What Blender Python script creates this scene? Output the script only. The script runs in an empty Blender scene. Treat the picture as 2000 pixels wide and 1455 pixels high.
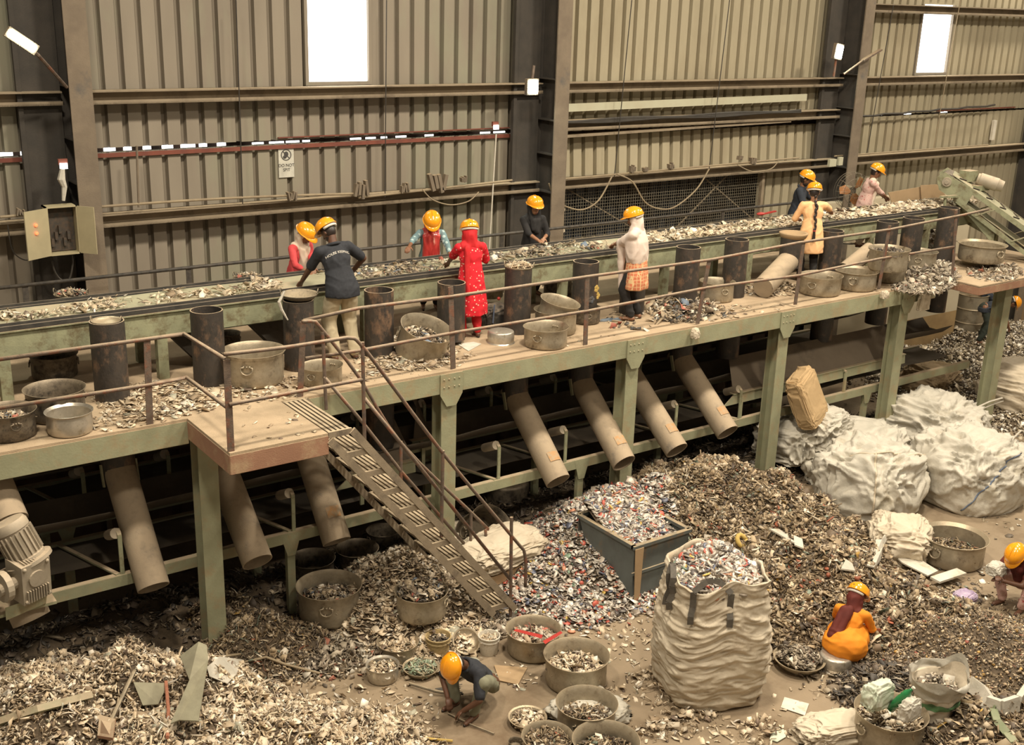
import bpy, bmesh, math, random
import numpy as np
from mathutils import Vector, Matrix, noise
R_ = math.radians
rnd = random.Random(7)
nr = np.random.RandomState(11)
SC = bpy.context.scene
COL = SC.collection

# ------------------------------------------------------------------ camera
HC = 7.25            # eye height above the shop floor
F_ = 2242.1          # focal length in pixels of the 2000 px wide frame
_cx, _cy = 1000.0, 727.5
def _d(p):
    v = Vector((p[0]-_cx, -(p[1]-_cy), -F_)); v.normalize(); return v
_ex = _d((4270, 105)); _ez = -_d((790, 7700))
_ez = (_ez - _ex*_ex.dot(_ez)).normalized(); _ey = _ez.cross(_ex)
RM = Matrix((_ex, _ey, _ez))
cam_d = bpy.data.cameras.new('camera'); cam = bpy.data.objects.new('camera', cam_d); COL.objects.link(cam)
cam.matrix_world = Matrix.Translation((0, 0, HC)) @ RM.to_4x4()
cam_d.sensor_width = 36; cam_d.lens = F_/2000*36; cam_d.clip_end = 200
SC.camera = cam
def ray(px, py): return RM @ Vector((px-_cx, -(py-_cy), -F_))
def PZ(px, py, z=0.0):
    r = ray(px, py); t = (z-HC)/r.z; return Vector((r.x*t, r.y*t, z))
def PY(px, py, y):
    r = ray(px, py); t = y/r.y; return Vector((r.x*t, y, HC+r.z*t))
def PXX(px, py, x):
    r = ray(px, py); t = x/r.x; return Vector((x, r.y*t, HC+r.z*t))

# ------------------------------------------------------------------ light
SC.view_settings.view_transform = 'Standard'; SC.view_settings.look = 'None'
SC.view_settings.exposure = 0.34; SC.view_settings.gamma = 1.0; SC.view_settings.use_curve_mapping = False
W = bpy.data.worlds.new('hall_air'); SC.world = W; W.use_nodes = True
W.node_tree.nodes['Background'].inputs[0].default_value = (1.0, .86, .66, 1)
W.node_tree.nodes['Background'].inputs[1].default_value = .18
def lamp(name, kind, loc, power, color, size=.5, aim=None):
    l = bpy.data.lights.new(name, kind); l.energy = power; l.color = color
    if kind == 'AREA': l.shape = 'DISK'; l.size = size
    elif kind == 'POINT': l.shadow_soft_size = size
    o = bpy.data.objects.new(name, l); COL.objects.link(o); o.location = loc
    if aim is not None: o.rotation_euler = (Vector(aim)-Vector(loc)).to_track_quat('-Z', 'Y').to_euler()
    return o
WARM = (1, .885, .71)
for _x, _y, _p in ((1.5, 7.6, 600), (7.5, 8.0, 680), (14.0, 8.0, 680), (21, 8.0, 700), (5, 2.0, 420), (13, 2.0, 480), (27.5, 13.0, 520)):
    lamp('high_bay_lamp', 'AREA', (_x, _y, 12.2), _p, WARM, 1.1)

# ------------------------------------------------------------------ materials
MATS = {}
def mat(name, c1, c2=None, rough=.8, metal=0., scale=6., bump=.0, bscale=60., c3=None, m3=(.55, .7), s3=1.5, stretch=None, emit=None, dust=None, coat=0, alpha=None):
    if name in MATS: return MATS[name]
    m = bpy.data.materials.new(name); MATS[name] = m; m.use_nodes = True
    nt = m.node_tree; N = nt.nodes; L = nt.links; b = N['Principled BSDF']
    b.inputs['Roughness'].default_value = rough; b.inputs['Metallic'].default_value = metal
    b.inputs['Coat Weight'].default_value = coat
    tc = N.new('ShaderNodeTexCoord'); mp = N.new('ShaderNodeMapping'); L.new(tc.outputs['Object'], mp.inputs[0])
    if stretch: mp.inputs['Scale'].default_value = stretch
    def nz(s, d=4, r=.6):
        n = N.new('ShaderNodeTexNoise'); n.inputs['Scale'].default_value = s; n.inputs['Detail'].default_value = d; n.inputs['Roughness'].default_value = r
        L.new(mp.outputs[0], n.inputs['Vector']); return n.outputs['Fac']
    def ramp(f, a, bb):
        r = N.new('ShaderNodeMapRange'); r.inputs[1].default_value = a; r.inputs[2].default_value = bb; L.new(f, r.inputs[0]); return r.outputs[0]
    def mix(f, a, bb):
        x = N.new('ShaderNodeMix'); x.data_type = 'RGBA'
        if f is not None: L.new(f, x.inputs[0])
        for s, i in ((a, 6), (bb, 7)):
            if isinstance(s, tuple): x.inputs[i].default_value = (*s, 1)
            else: L.new(s, x.inputs[i])
        return x.outputs[2]
    col = mix(ramp(nz(scale), .35, .65), c1, c2 or tuple(v*.75 for v in c1))
    if c3: col = mix(ramp(nz(s3, 6, .7), *m3), col, c3)
    if dust:
        g = N.new('ShaderNodeNewGeometry'); s = N.new('ShaderNodeSeparateXYZ'); L.new(g.outputs['Normal'], s.inputs[0])
        a = N.new('ShaderNodeMath'); a.operation = 'MULTIPLY'; L.new(ramp(s.outputs[2], .1, .9), a.inputs[0]); L.new(ramp(nz(9, 5), .2, .5), a.inputs[1])
        col = mix(a.outputs[0], col, dust)
    L.new(col, b.inputs['Base Color'])
    if bump:
        bp = N.new('ShaderNodeBump'); bp.inputs['Strength'].default_value = bump; bp.inputs['Distance'].default_value = .02
        L.new(nz(bscale, 5), bp.inputs['Height']); L.new(bp.outputs[0], b.inputs['Normal'])
    if emit: b.inputs['Emission Color'].default_value = (*emit[:3], 1); b.inputs['Emission Strength'].default_value = emit[3]
    if alpha: b.inputs['Alpha'].default_value = alpha
    return m
def colmat(name, rough=.6, metal=0.):
    m = bpy.data.materials.new(name); m.use_nodes = True; nt = m.node_tree; b = nt.nodes['Principled BSDF']
    a = nt.nodes.new('ShaderNodeAttribute'); a.attribute_name = 'Col'; nt.links.new(a.outputs['Color'], b.inputs['Base Color'])
    b.inputs['Roughness'].default_value = rough; b.inputs['Metallic'].default_value = metal; MATS[name] = m; return m
DUST = (.44, .34, .23)
STD = (.36, .285, .195)
mat('concrete', (.29, .22, .145), (.23, .175, .112), .85, scale=1.1, bump=.3, bscale=30, c3=(.15, .10, .058), m3=(.5, .68), s3=.55)
mat('deck_dust', (.47, .355, .235), (.40, .30, .195), .95, scale=2.2, bump=.35, bscale=60, c3=(.33, .25, .16), m3=(.52, .7), s3=1.2)
mat('green_paint', (.33, .33, .21), (.27, .27, .17), .6, scale=3, bump=.15, bscale=40, c3=(.34, .25, .14), m3=(.5, .72), s3=3.5, dust=DUST)
mat('green_frame', (.31, .315, .195), (.24, .245, .155), .7, scale=5, bump=.2, bscale=50, c3=(.16, .13, .07), m3=(.5, .66), s3=6, dust=DUST)
mat('rusty_pink', (.36, .20, .125), (.30, .16, .10), .8, scale=3, bump=.2, c3=(.42, .30, .18), m3=(.5, .7), s3=4, dust=DUST)
mat('pipe_black', (.032, .028, .025), (.058, .046, .037), .55, scale=9, bump=.3, bscale=40, c3=(.19, .115, .07), m3=(.52, .66), s3=4, stretch=(1, 1, .6), dust=DUST)
mat('pipe_grey', (.33, .265, .185), (.27, .215, .15), .85, scale=3, bump=.15, bscale=60, c3=(.12, .11, .095), m3=(.56, .68), s3=2.5, dust=DUST)
mat('rail_rust', (.095, .07, .055), (.16, .115, .085), .6, scale=14, bump=.3, bscale=80, c3=(.20, .08, .045), m3=(.5, .62), s3=5, dust=(.36, .27, .18))
mat('rail_dark', (.045, .04, .035), (.09, .075, .06), .55, scale=14, bump=.2, bscale=80)
mat('belt_dust', (.37, .35, .235), (.29, .275, .185), .95, scale=3, bump=.2, bscale=80, c3=(.45, .37, .25), m3=(.5, .62), s3=1.5)
mat('rubber', (.032, .03, .027), (.055, .05, .042), .7, scale=8, bump=.2, dust=(.20, .16, .12))
mat('belt_dark', (.105, .085, .062), (.08, .065, .048), .9, scale=2, bump=.1, c3=(.17, .135, .095), m3=(.5, .75), s3=1.2)
mat('belt_tan', (.22, .175, .125), (.18, .14, .10), .9, scale=2, c3=(.12, .10, .075), m3=(.55, .7), s3=1.5)
mat('wall_mauve', (.285, .245, .19), (.235, .20, .155), .75, scale=.9, bump=.1, bscale=20, c3=(.28, .285, .20), m3=(.5, .72), s3=.5, stretch=(1, 1, .35))
mat('wall_cream', (.41, .36, .25), (.345, .30, .205), .75, scale=.9, bump=.1, bscale=20, c3=(.30, .25, .165), m3=(.5, .72), s3=.6, stretch=(1, 1, .35))
mat('steel_dusty', (.215, .17, .12), (.16, .125, .09), .8, scale=3, bump=.2, c3=(.11, .10, .09), m3=(.55, .7), s3=2, dust=(.40, .31, .20))
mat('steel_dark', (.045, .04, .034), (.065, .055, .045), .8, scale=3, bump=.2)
mat('stair_dusty', (.30, .24, .165), (.22, .175, .12), .85, scale=5, bump=.2, c3=(.14, .11, .08), m3=(.52, .68), s3=3, dust=(.44, .35, .235))
mat('girt_dusty', (.30, .24, .165), (.24, .19, .13), .8, scale=3, c3=(.17, .13, .09), m3=(.52, .68), s3=2, dust=(.45, .36, .24))
mat('flash_pale', (.50, .49, .36), (.46, .43, .31), .7, scale=2)
mat('red_lead', (.22, .065, .04), (.16, .05, .035), .7, scale=5)
mat('daylight', (1, 1, 1), (1, 1, 1), 1, emit=(1, 1, .98, 2.6))
mat('plaster', (.56, .49, .35), (.50, .43, .30), .9, scale=1.5, bump=.1)
mat('plaster_tan', (.38, .26, .12), (.30, .20, .095), .9, scale=3)
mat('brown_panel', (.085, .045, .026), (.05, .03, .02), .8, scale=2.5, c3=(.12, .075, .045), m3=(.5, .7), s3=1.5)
mat('mesh_wire', (.22, .19, .14), (.16, .14, .1), .7, scale=20)
mat('blue_sheet', (.10, .12, .15), (.08, .085, .10), .8, scale=1.5, c3=(.09, .07, .05), m3=(.45, .6), s3=1)
mat('aluminium', (.42, .365, .275), (.33, .285, .21), .42, metal=.45, scale=5, bump=.12, bscale=25, c3=(.17, .135, .095), m3=(.53, .70), s3=3.2, dust=(.45, .36, .24))
mat('aluminium_sooty', (.14, .115, .085), (.20, .165, .12), .5, metal=.35, scale=5, bump=.15, bscale=25, c3=(.05, .042, .034), m3=(.45, .62), s3=3, dust=(.34, .27, .185))
mat('alu_clean', (.55, .50, .42), (.46, .42, .35), .35, metal=.6, scale=5, bump=.08, bscale=20, c3=(.33, .28, .2), m3=(.55, .7), s3=3)
mat('iron', (.085, .075, .06), (.14, .12, .09), .6, metal=.3, scale=8, bump=.2, dust=(.38, .31, .21))
mat('helmet', (.90, .36, .010), (.86, .32, .008), .22, coat=.6, scale=4)
mat('helmet_white', (.75, .70, .62), None, .6)
mat('helmet_mark', (.05, .04, .03), None, .6)
mat('skin', (.235, .11, .058), (.20, .092, .048), .5, scale=12)
mat('skin_dark', (.13, .058, .032), (.10, .045, .025), .5, scale=12)
mat('skin_fair', (.36, .185, .105), (.32, .16, .09), .5, scale=12)
mat('hair', (.018, .012, .010), (.028, .018, .014), .4, scale=40, stretch=(1, 1, .1))
mat('eye_white', (.6, .55, .5), None, .4); mat('eye_dark', (.02, .012, .01), None, .3); mat('lips', (.25, .075, .06), None, .5)
mat("bag_white", (.57, .53, .45), (.47, .44, .37), .75, scale=3, bump=.6, bscale=9, c3=(.36, .31, .22), m3=(.56, .74), s3=2.2)
mat('bag_beige', (.60, .52, .40), (.51, .435, .325), .8, scale=3, bump=.5, bscale=10, c3=(.36, .28, .19), m3=(.55, .72), s3=2.4)
mat('sack_jute', (.38, .28, .165), (.30, .22, .13), .9, scale=5, bump=.6, bscale=14)
mat('strap', (.085, .075, .062), (.12, .105, .085), .8, scale=30)
mat('paper', (.52, .36, .19), (.45, .31, .16), .85, scale=4, bump=.4, bscale=14)
mat('card', (.42, .29, .165), (.36, .25, .14), .9, scale=2, bump=.1)
mat('blue_grey', (.13, .15, .145), (.10, .11, .105), .6, scale=4, c3=(.20, .13, .075), m3=(.55, .68), s3=3.5, dust=(.36, .28, .18))
mat('cable', (.045, .038, .03), None, .6); mat('cable_tan', (.34, .27, .17), (.26, .2, .13), .7)
mat('white_plastic', (.66, .62, .53), (.58, .53, .44), .55, scale=6, c3=(.42, .34, .22), m3=(.55, .7), s3=4)
mat('bucket_tan', (.44, .33, .16), (.34, .25, .12), .6, scale=6, bump=.1, c3=(.18, .12, .06), m3=(.55, .65), s3=5)
mat('box_paint', (.43, .37, .23), (.37, .32, .2), .5, scale=3); mat('box_inside', (.05, .045, .038), (.09, .06, .04), .7, scale=20)
mat('lamp_glow', (1, 1, 1), (1, 1, 1), 1, emit=(.93, 1.0, .86, 30)); mat('led_red', (.6, .05, .02), None, .5, emit=(1, .12, .04, 3))
mat('motor_grey', (.36, .31, .235), (.29, .25, .19), .6, scale=5, bump=.1, dust=(.52, .42, .3)); mat('void', (.015, .012, .01), None, .9)
mat('fan_blade', (.34, .15, .05), (.28, .12, .04), .5, scale=5); mat('sign_white', (.66, .64, .55), None, .6); mat('sign_ink', (.07, .065, .06), None, .7)
mat('heap_base', (.13, .095, .06), (.075, .055, .036), .95, scale=9, bump=.8, bscale=35)
mat('heap_fine', (.24, .175, .11), (.14, .10, .065), .95, scale=14, bump=.8, bscale=60)
# ------------------------------------------------------------------ mesh helpers
class MB:
    def __init__(s): s.v = []; s.f = []; s.mi = []; s.cur = 0
    def add(s, vs, fs):
        n = len(s.v); s.v += [tuple(v) for v in vs]; s.f += [tuple(i+n for i in f) for f in fs]; s.mi += [s.cur]*len(fs); return s
    def m(s, i): s.cur = i; return s
    def box(s, c, size, M=None):
        x, y, z = (k/2 for k in size); c = Vector(c)
        vs = [Vector((a*x, b*y, d*z)) for a in (-1, 1) for b in (-1, 1) for d in (-1, 1)]
        vs = [(M @ v if M else v)+c for v in vs]
        return s.add(vs, [(0, 1, 3, 2), (4, 6, 7, 5), (0, 4, 5, 1), (2, 3, 7, 6), (0, 2, 6, 4), (1, 5, 7, 3)])
    def bb(s, x0, x1, y0, y1, z0, z1): return s.box(((x0+x1)/2, (y0+y1)/2, (z0+z1)/2), (x1-x0, y1-y0, z1-z0))
    def bar(s, p, q, w, h, up=(0, 0, 1)):          # rectangular bar from p to q, w across, h along up
        p, q = Vector(p), Vector(q); d = (q-p).normalized(); u = Vector(up); u = (u-d*d.dot(u)).normalized(); r = d.cross(u)
        vs = [e + r*(a*w/2) + u*(b*h/2) for e in (p, q) for a, b in ((-1, -1), (1, -1), (1, 1), (-1, 1))]
        return s.add(vs, [(0, 3, 2, 1), (4, 5, 6, 7), (0, 1, 5, 4), (1, 2, 6, 5), (2, 3, 7, 6), (3, 0, 4, 7)])
    def tube(s, pts, r, n=8, cap=True):
        pts = [Vector(p) for p in pts]; k = len(pts); rs = r if isinstance(r, (list, tuple)) else [r]*k; vs = []; prev = None
        for i, p in enumerate(pts):
            d = ((pts[min(i+1, k-1)]-pts[max(i-1, 0)])).normalized()
            if prev is None:
                a = Vector((0, 0, 1)) if abs(d.z) < .9 else Vector((1, 0, 0)); u = d.cross(a).normalized()
            else: u = (prev-d*d.dot(prev)).normalized()
            prev = u; w = d.cross(u)
            vs += [p+(u*math.cos(t)+w*math.sin(t))*rs[i] for t in (2*math.pi*j/n for j in range(n))]
        fs = [(i*n+j, i*n+(j+1) % n, (i+1)*n+(j+1) % n, (i+1)*n+j) for i in range(k-1) for j in range(n)]
        if cap: fs += [tuple(range(n))[::-1], tuple((k-1)*n+j for j in range(n))]
        return s.add(vs, fs)
    def lathe(s, prof, n=28, M=None, sx=1, sy=1, closed=False, wob=0, seed=0):   # prof: list of (r, z)
        vs = []; k = len(prof)
        for r, z in prof:
            for j in range(n):
                t = 2*math.pi*j/n; q = 1+wob*math.sin(2*t+seed)+wob*.6*math.sin(3*t+seed*2.3)
                v = Vector((r*q*sx*math.cos(t), r*q*sy*math.sin(t), z)); vs.append(M @ v if M else v)
        fs = [(i*n+j, i*n+(j+1) % n, (i+1)*n+(j+1) % n, (i+1)*n+j) for i in range(k-1) for j in range(n)]
        if not closed: fs.append(tuple(range(n))[::-1]); fs.append(tuple((k-1)*n+j for j in range(n)))
        return s.add(vs, fs)
    def ball(s, c, r, M=None, nu=12, nv=8):
        c = Vector(c); r = (r, r, r) if not isinstance(r, (tuple, list)) else r; vs = []; 
        for i in range(1, nv):
            a = math.pi*i/nv
            for j in range(nu):
                t = 2*math.pi*j/nu; v = Vector((r[0]*math.sin(a)*math.cos(t), r[1]*math.sin(a)*math.sin(t), r[2]*math.cos(a))); vs.append((M @ v if M else v)+c)
        vs.append((M @ Vector((0, 0, r[2])) if M else Vector((0, 0, r[2])))+c); vs.append((M @ Vector((0, 0, -r[2])) if M else Vector((0, 0, -r[2])))+c)
        T, B = len(vs)-2, len(vs)-1
        fs = [(i*nu+j, (i+1)*nu+j, (i+1)*nu+(j+1) % nu, i*nu+(j+1) % nu) for i in range(nv-2) for j in range(nu)]
        fs += [(T, j, (j+1) % nu) for j in range(nu)]+[(B, (nv-2)*nu+(j+1) % nu, (nv-2)*nu+j) for j in range(nu)]
        return s.add(vs, fs)
    def hollow(s, p, q, r, n=24, th=.014, inner=.5):       # open pipe from p (closed) to q (open)
        p, q = Vector(p), Vector(q); d = (q-p).normalized(); return s.tube([p, q, q+d*.001, q-d*inner], [r, r, r-th, r-th], n)
    def cap(s, p, r0, q, r1, n=12):                  # tapered capsule, closed
        p, q = Vector(p), Vector(q); d = q-p; L = d.length
        if L < 1e-5: return s.ball(p, max(r0, r1))
        d /= L; pts = []; rs = []
        for a in (-80, -50, -22): pts.append(p+d*(r0*math.sin(R_(a)))); rs.append(r0*math.cos(R_(a)))
        pts += [p, q]; rs += [r0, r1]
        for a in (22, 50, 80): pts.append(q+d*(r1*math.sin(R_(a)))); rs.append(r1*math.cos(R_(a)))
        return s.tube(pts, rs, n)
    def loft(s, rings, n=24, rip=0, k=9, seed=0):    # rings: (cx, cy, z, rx, ry); closed; rip: cloth ripple growing down
        vs = []
        for i, (cx, cy, z, rx, ry) in enumerate(rings):
            for j in range(n):
                t = 2*math.pi*j/n; q = 1+rip*(i/(len(rings)-1))*math.sin(k*t+seed+i*.25); vs.append((cx+rx*q*math.cos(t), cy+ry*q*math.sin(t), z))
        kk = len(rings)
        fs = [(i*n+j, (i+1)*n+j, (i+1)*n+(j+1) % n, i*n+(j+1) % n) for i in range(kk-1) for j in range(n)]
        fs += [tuple(range(n)), tuple((kk-1)*n+j for j in range(n))[::-1]]
        return s.add(vs, fs)
    def poly(s, pts, th, nrm=(0, 0, 1)):              # thin slab from an outline
        nn = Vector(nrm).normalized()*th; a = [Vector(p) for p in pts]; k = len(a)
        return s.add(a+[p+nn for p in a], [tuple(range(k))[::-1], tuple(range(k, 2*k))]+[(i, (i+1) % k, k+(i+1) % k, k+i) for i in range(k)])
    def mesh(s, name, mats, smooth=False):
        me = bpy.data.meshes.new(name); me.from_pydata([tuple(v) for v in s.v], [], s.f)
        for m in (mats if isinstance(mats, (list, tuple)) else [mats]): me.materials.append(MATS[m] if isinstance(m, str) else m)
        if any(s.mi): me.polygons.foreach_set('material_index', s.mi)
        if smooth: me.polygons.foreach_set('use_smooth', [True]*len(s.f)); 
        if smooth == 'auto': auto(me)
        me.update(); return me
def auto(me, ang=40):
    bm = bmesh.new(); bm.from_mesh(me); a = R_(ang)
    for e in bm.edges:
        if len(e.link_faces) == 2 and e.calc_face_angle(0) > a: e.smooth = False
    bm.to_mesh(me); bm.free()
def tagp(o, label=None, cat=None, group=None, kind=None):
    if label: o['label'] = label
    if cat: o['category'] = cat
    if group: o['group'] = group
    if kind: o['kind'] = kind
    return o
def thing(name, label, cat, loc=(0, 0, 0), rz=0, group=None):
    o = bpy.data.objects.new(name, None); o.empty_display_size = .1; COL.objects.link(o); o.location = loc; o.rotation_euler = (0, 0, rz); return tagp(o, label, cat, group)
def part(name, mb, mats, parent, smooth=False, world=False, label=None, loc=None, M=None):
    """a child mesh; world=True: vertices are in world space and the parent is unrotated"""
    if world:
        L = Vector((0, 0, 0)); p = parent
        while p is not None: L += p.location; p = p.parent
        mb.v = [tuple(Vector(v)-L) for v in mb.v]
    o = bpy.data.objects.new(name, mb.mesh(name, mats, smooth)); COL.objects.link(o); o.parent = parent
    if loc: o.location = loc
    if M: o.matrix_local = M
    if label: o['label'] = label
    return o
def single(name, mb, mats, label, cat, group=None, smooth=False, kind=None, base=True):
    """a thing that is one mesh given in world space; its origin goes to its base"""
    vs = np.array([tuple(v) for v in mb.v]); L = np.array([(vs[:, 0].min()+vs[:, 0].max())/2, (vs[:, 1].min()+vs[:, 1].max())/2, vs[:, 2].min()]) if base else np.zeros(3)
    mb.v = [tuple(v) for v in vs-L]
    o = bpy.data.objects.new(name, mb.mesh(name, mats, smooth)); COL.objects.link(o); o.location = tuple(L)
    return tagp(o, label, cat, group, kind)
def struct(name, mb, mats, smooth=False, label=None):
    o = single(name, mb, mats, label, None, None, smooth, 'structure', base=False); return o
def dup(root, loc, rz=0, sc=None, label=None, group=None, skip=()):
    r = root.copy(); COL.objects.link(r); r.location = loc; r.rotation_euler = (0, 0, rz)
    if sc is not None: r.scale = sc if isinstance(sc, (tuple, list)) else (sc, sc, sc)
    if label: r['label'] = label
    if group: r['group'] = group
    def kids(a, b):
        for ch in list(a.children):
            c = ch.copy(); COL.objects.link(c); c.parent = b; kids(ch, c)
    kids(root, r); return r
def wcurve(pts, sag=0, n=10):                        # points of a cable hanging between given points
    out = []
    for a, b in zip(pts[:-1], pts[1:]):
        a, b = Vector(a), Vector(b)
        for i in range(n): t = i/n; out.append(a.lerp(b, t)-Vector((0, 0, sag*4*t*(1-t))))
    return out+[Vector(pts[-1])]
def fold(v, s=1.0, seed=0):                           # cloth-fold height at a point
    p = Vector(v)*s+Vector((seed, seed*1.7, -seed)); return 1-abs(noise.noise(p))*2
# ------------------------------------------------------------------ hall shell
ZD = 2.95; WY = 15.6
struct('floor', MB().bb(-6, 34, -2, 22, -.1, 0), 'concrete')
def sheet(mb, x0, x1, z0, z1, y=WY, pitch=.262, tilt=0.):
    n = max(1, round((x1-x0)/pitch)); p = (x1-x0)/n; prof = []
    for i in range(n):
        a = x0+i*p; prof += [(a, 0), (a+p*.68, 0), (a+p*.71, .085), (a+p*.95, .085)]
    prof.append((x1, 0)); vs = []
    for x, d in prof: vs += [(x, y+d-tilt, z0), (x, y+d, z1)]
    for x, d in prof: vs += [(x, y+d-tilt+.004, z0), (x, y+d+.004, z1)]
    k = len(prof); fs = [(2*i, 2*i+2, 2*i+3, 2*i+1) for i in range(k-1)]+[(2*k+2*i, 2*k+2*i+1, 2*k+2*i+3, 2*k+2*i+2) for i in range(k-1)]
    mb.add(vs, fs); return mb
ZT = 9.2
cX = [4.13, 11.68, 19.15, 26.2]                       # column lines
zs = PY(400, 283, WY).z
w1a, w1b = PY(602, 160, WY), PY(719, 160, WY); w2a, w2b = PY(1787, 142, WY), PY(1845, 142, WY); w2t = PY(1805, 8, WY).z
a = MB(); sheet(a, -3, w1a.x, zs+.02, ZT); sheet(a, w1a.x, w1b.x, zs+.02, w1a.z); sheet(a, w1b.x, cX[1], zs+.02, ZT); sheet(a, -3, cX[1], 0, zs-.04)
a.bb(-3, cX[1], WY+.16, WY+.17, 0, zs-.05); struct('wall_left', a, 'wall_mauve')
m0 = PY(1080, 368, WY); m1 = PY(1475, 405, WY); zmesh = (3.32, PY(1085, 366, WY).z)
a = MB(); sheet(a, cX[1], cX[2], 5.2, ZT); sheet(a, cX[1], cX[2], zmesh[1], 5.12, tilt=.06); sheet(a, cX[1], m0.x, 0, zmesh[1]); sheet(a, m1.x, cX[2], 0, zmesh[1]); sheet(a, m0.x, m1.x, 0, zmesh[0])
struct('wall_centre', a, 'wall_cream')
a = MB(); sheet(a, cX[2], w2a.x, 5.24, ZT); sheet(a, w2a.x, w2b.x, 5.24, w2a.z); sheet(a, w2a.x, w2b.x, w2t, ZT); sheet(a, w2b.x, 34, 5.24, ZT); sheet(a, cX[2], 34, 0, 5.2)
struct('wall_right', a, 'wall_cream')
# windows: bright translucent sheets lit by the sky outside
def window(i, x0, x1, z0, z1):
    r = thing('window_%d' % i, None, None, (x0, WY, z0)); r['kind'] = 'structure'
    part('pane', MB().bb(x0, x1, WY+.03, WY+.04, z0, z1), 'daylight', r, world=True)
    f = MB().bb(x0-.05, x0, WY-.03, WY+.06, z0-.05, z1).bb(x1, x1+.05, WY-.03, WY+.06, z0-.05, z1).bb(x0, x1, WY-.03, WY+.06, z0-.05, z0)
    part('window_frame', f, 'wall_mauve', r, world=True)
window(1, w1a.x, w1b.x, w1a.z, ZT); window(2, w2a.x, w2b.x, w2a.z, w2t)
# slots of daylight between the upper and lower cladding
a = MB(); x = 2.2
while x < 10.9:
    w = .10+.13*rnd.random()
    if x < 6.2 or rnd.random() < .55: a.bb(x, x+w, WY+.08, WY+.09, zs-.035, zs+.012 if x < 6.5 else zs-.008)
    x += .262
for x in (20.6, 21.6, 22.9): a.bb(x, x+.25, WY+.08, WY+.09, 5.21, 5.235)
struct('trim_1', a, 'daylight')
struct('trim_3', MB().bb(-3, 34, WY+.2, WY+.21, 4.9, 5.6), 'brown_panel')
struct('trim_2', MB().bb(2, cX[1]-.25, WY-.05, WY-.02, zs-.10, zs-.045).bb(7.0, cX[1]-.6, WY-.05, WY-.02, zs+.05, zs+.065).bb(22.6, 25.6, WY-.05, WY-.02, 5.26, 5.285), 'red_lead')
# columns
def column(x, label):
    r = thing('steel_column', label, 'column', (x, 15.2, 0), group='steel columns along the clad wall')
    part('front_flange', MB().bb(x-.14, x+.14, 14.96, 14.985, 0, ZT), 'steel_dusty', r, world=True)
    part('web', MB().bb(x-.012, x+.012, 14.985, 15.5, 0, ZT), 'steel_dark', r, world=True)  # shade of the recess is put into the dark colour behind the front flange
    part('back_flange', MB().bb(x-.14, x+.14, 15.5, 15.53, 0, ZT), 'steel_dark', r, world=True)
    st = MB()
    for z in (4.28, 4.9, 5.45, 6.1): st.bb(x-.13, x+.13, 14.985, 15.5, z, z+.02)
    part('stiffener', st, 'steel_dark', r, world=True)
for i, x in enumerate(cX): column(x, ['dusty steel column at the left beside the open electrical box', 'dusty steel column in the middle with a bright lamp hung on it', 'dusty steel column at the right beside the pedestal fan', 'dusty steel column at the far right edge of the wall'][i])
# added dark strips that stand for the shade beside the columns
for x, lb in ((cX[1], 'dark strip standing for the shade beside the middle column'), (cX[2], 'dark strip standing for the shade beside the right column'), (cX[0], 'dark strip standing for the shade beside the left column')):
    single('shade_strip', MB().bb(x-.62, x-.13, 15.42, 15.45, 0, ZT).bb(x-.66, x-.60, 15.38, 15.45, 0, ZT), 'steel_dark', lb, 'shade strip')
# girts (C sections)
def girt(x0, x1, z, label, h=.17, y=15.3, m='girt_dusty'):
    single('wall_girt', MB().bb(x0, x1, y, y+.2, z-.02, z).bb(x0, x1, y+.17, y+.2, z-h, z).bb(x0, x1, y, y+.2, z-h, z-h+.02).bb(x0, x1, y, y+.012, z-h, z-h+.05), m, label, 'beam', 'horizontal wall rails')
g1 = PY(500, 172, 15.3).z; g3 = PY(500, 397, 15.3).z
for i in range(3):
    s = ['left', 'middle', 'right'][i]
    girt(cX[i]+.14, cX[i+1]-.14, g1, 'upper dusty rail across the %s bay of the wall' % s); girt(cX[i]+.14, cX[i+1]-.14, g3, 'lower dusty rail with pipes across the %s bay of the wall' % s)
girt(-2, cX[0]-.14, g1, 'upper dusty rail left of the left column'); girt(-2, cX[0]-.14, g3, 'lower dusty rail above the electrical box, left of the left column')
girt(cX[3], 33, g1, 'upper dusty rail right of the last column'); girt(cX[3], 33, g3, 'lower dusty rail right of the last column')
girt(cX[1]+.14, cX[2]-.14, 5.42, 'middle dusty rail above the black cable bundle'); girt(cX[2]+.14, 33, PY(1900, 14, 15.3).z, 'top rail above the right window')
single('flashing_strip', MB().bar(PY(1075, 212, 15.42), PY(1575, 190, 15.42), .03, .13), 'flash_pale', 'pale green flashing strip across the middle bay', 'flashing')
single('flashing_strip', MB().bar(PY(1072, 268, 15.4), PY(1540, 236, 15.4), .14, .04), 'girt_dusty', 'dusty drip sill over the cream lower panels of the middle bay', 'flashing')
a = MB()
for k in range(5): a.tube([PY(1070+i*26, 238-i*1.25+k*1.2+1.5*math.sin(i*.8+k), 15.3) for i in range(20)], .018, 6)
single('cable_bundle', a, 'cable', 'black bundle of cables along the rail of the middle bay', 'cables')
a = MB(); a.tube([PY(1637+i*18, 231-i*1.5+1.2*math.sin(i*2.1), 15.4) for i in range(18)], .022, 6)
single('cable_bundle', a, 'cable', 'thin black cable bundle across the right bay', 'cables')
def conduit(p, q, label, r=.014, y=15.22, m='cable_tan', bow=0):
    pts = [PY(p[0]+(q[0]-p[0])*t, p[1]+(q[1]-p[1])*t+bow*math.sin(math.pi*t), y) for t in [i/8 for i in range(9)]]
    single('conduit_pipe', MB().tube(pts, r, 8), m, label, 'pipe', 'conduits and thin cables on the wall')
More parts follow.
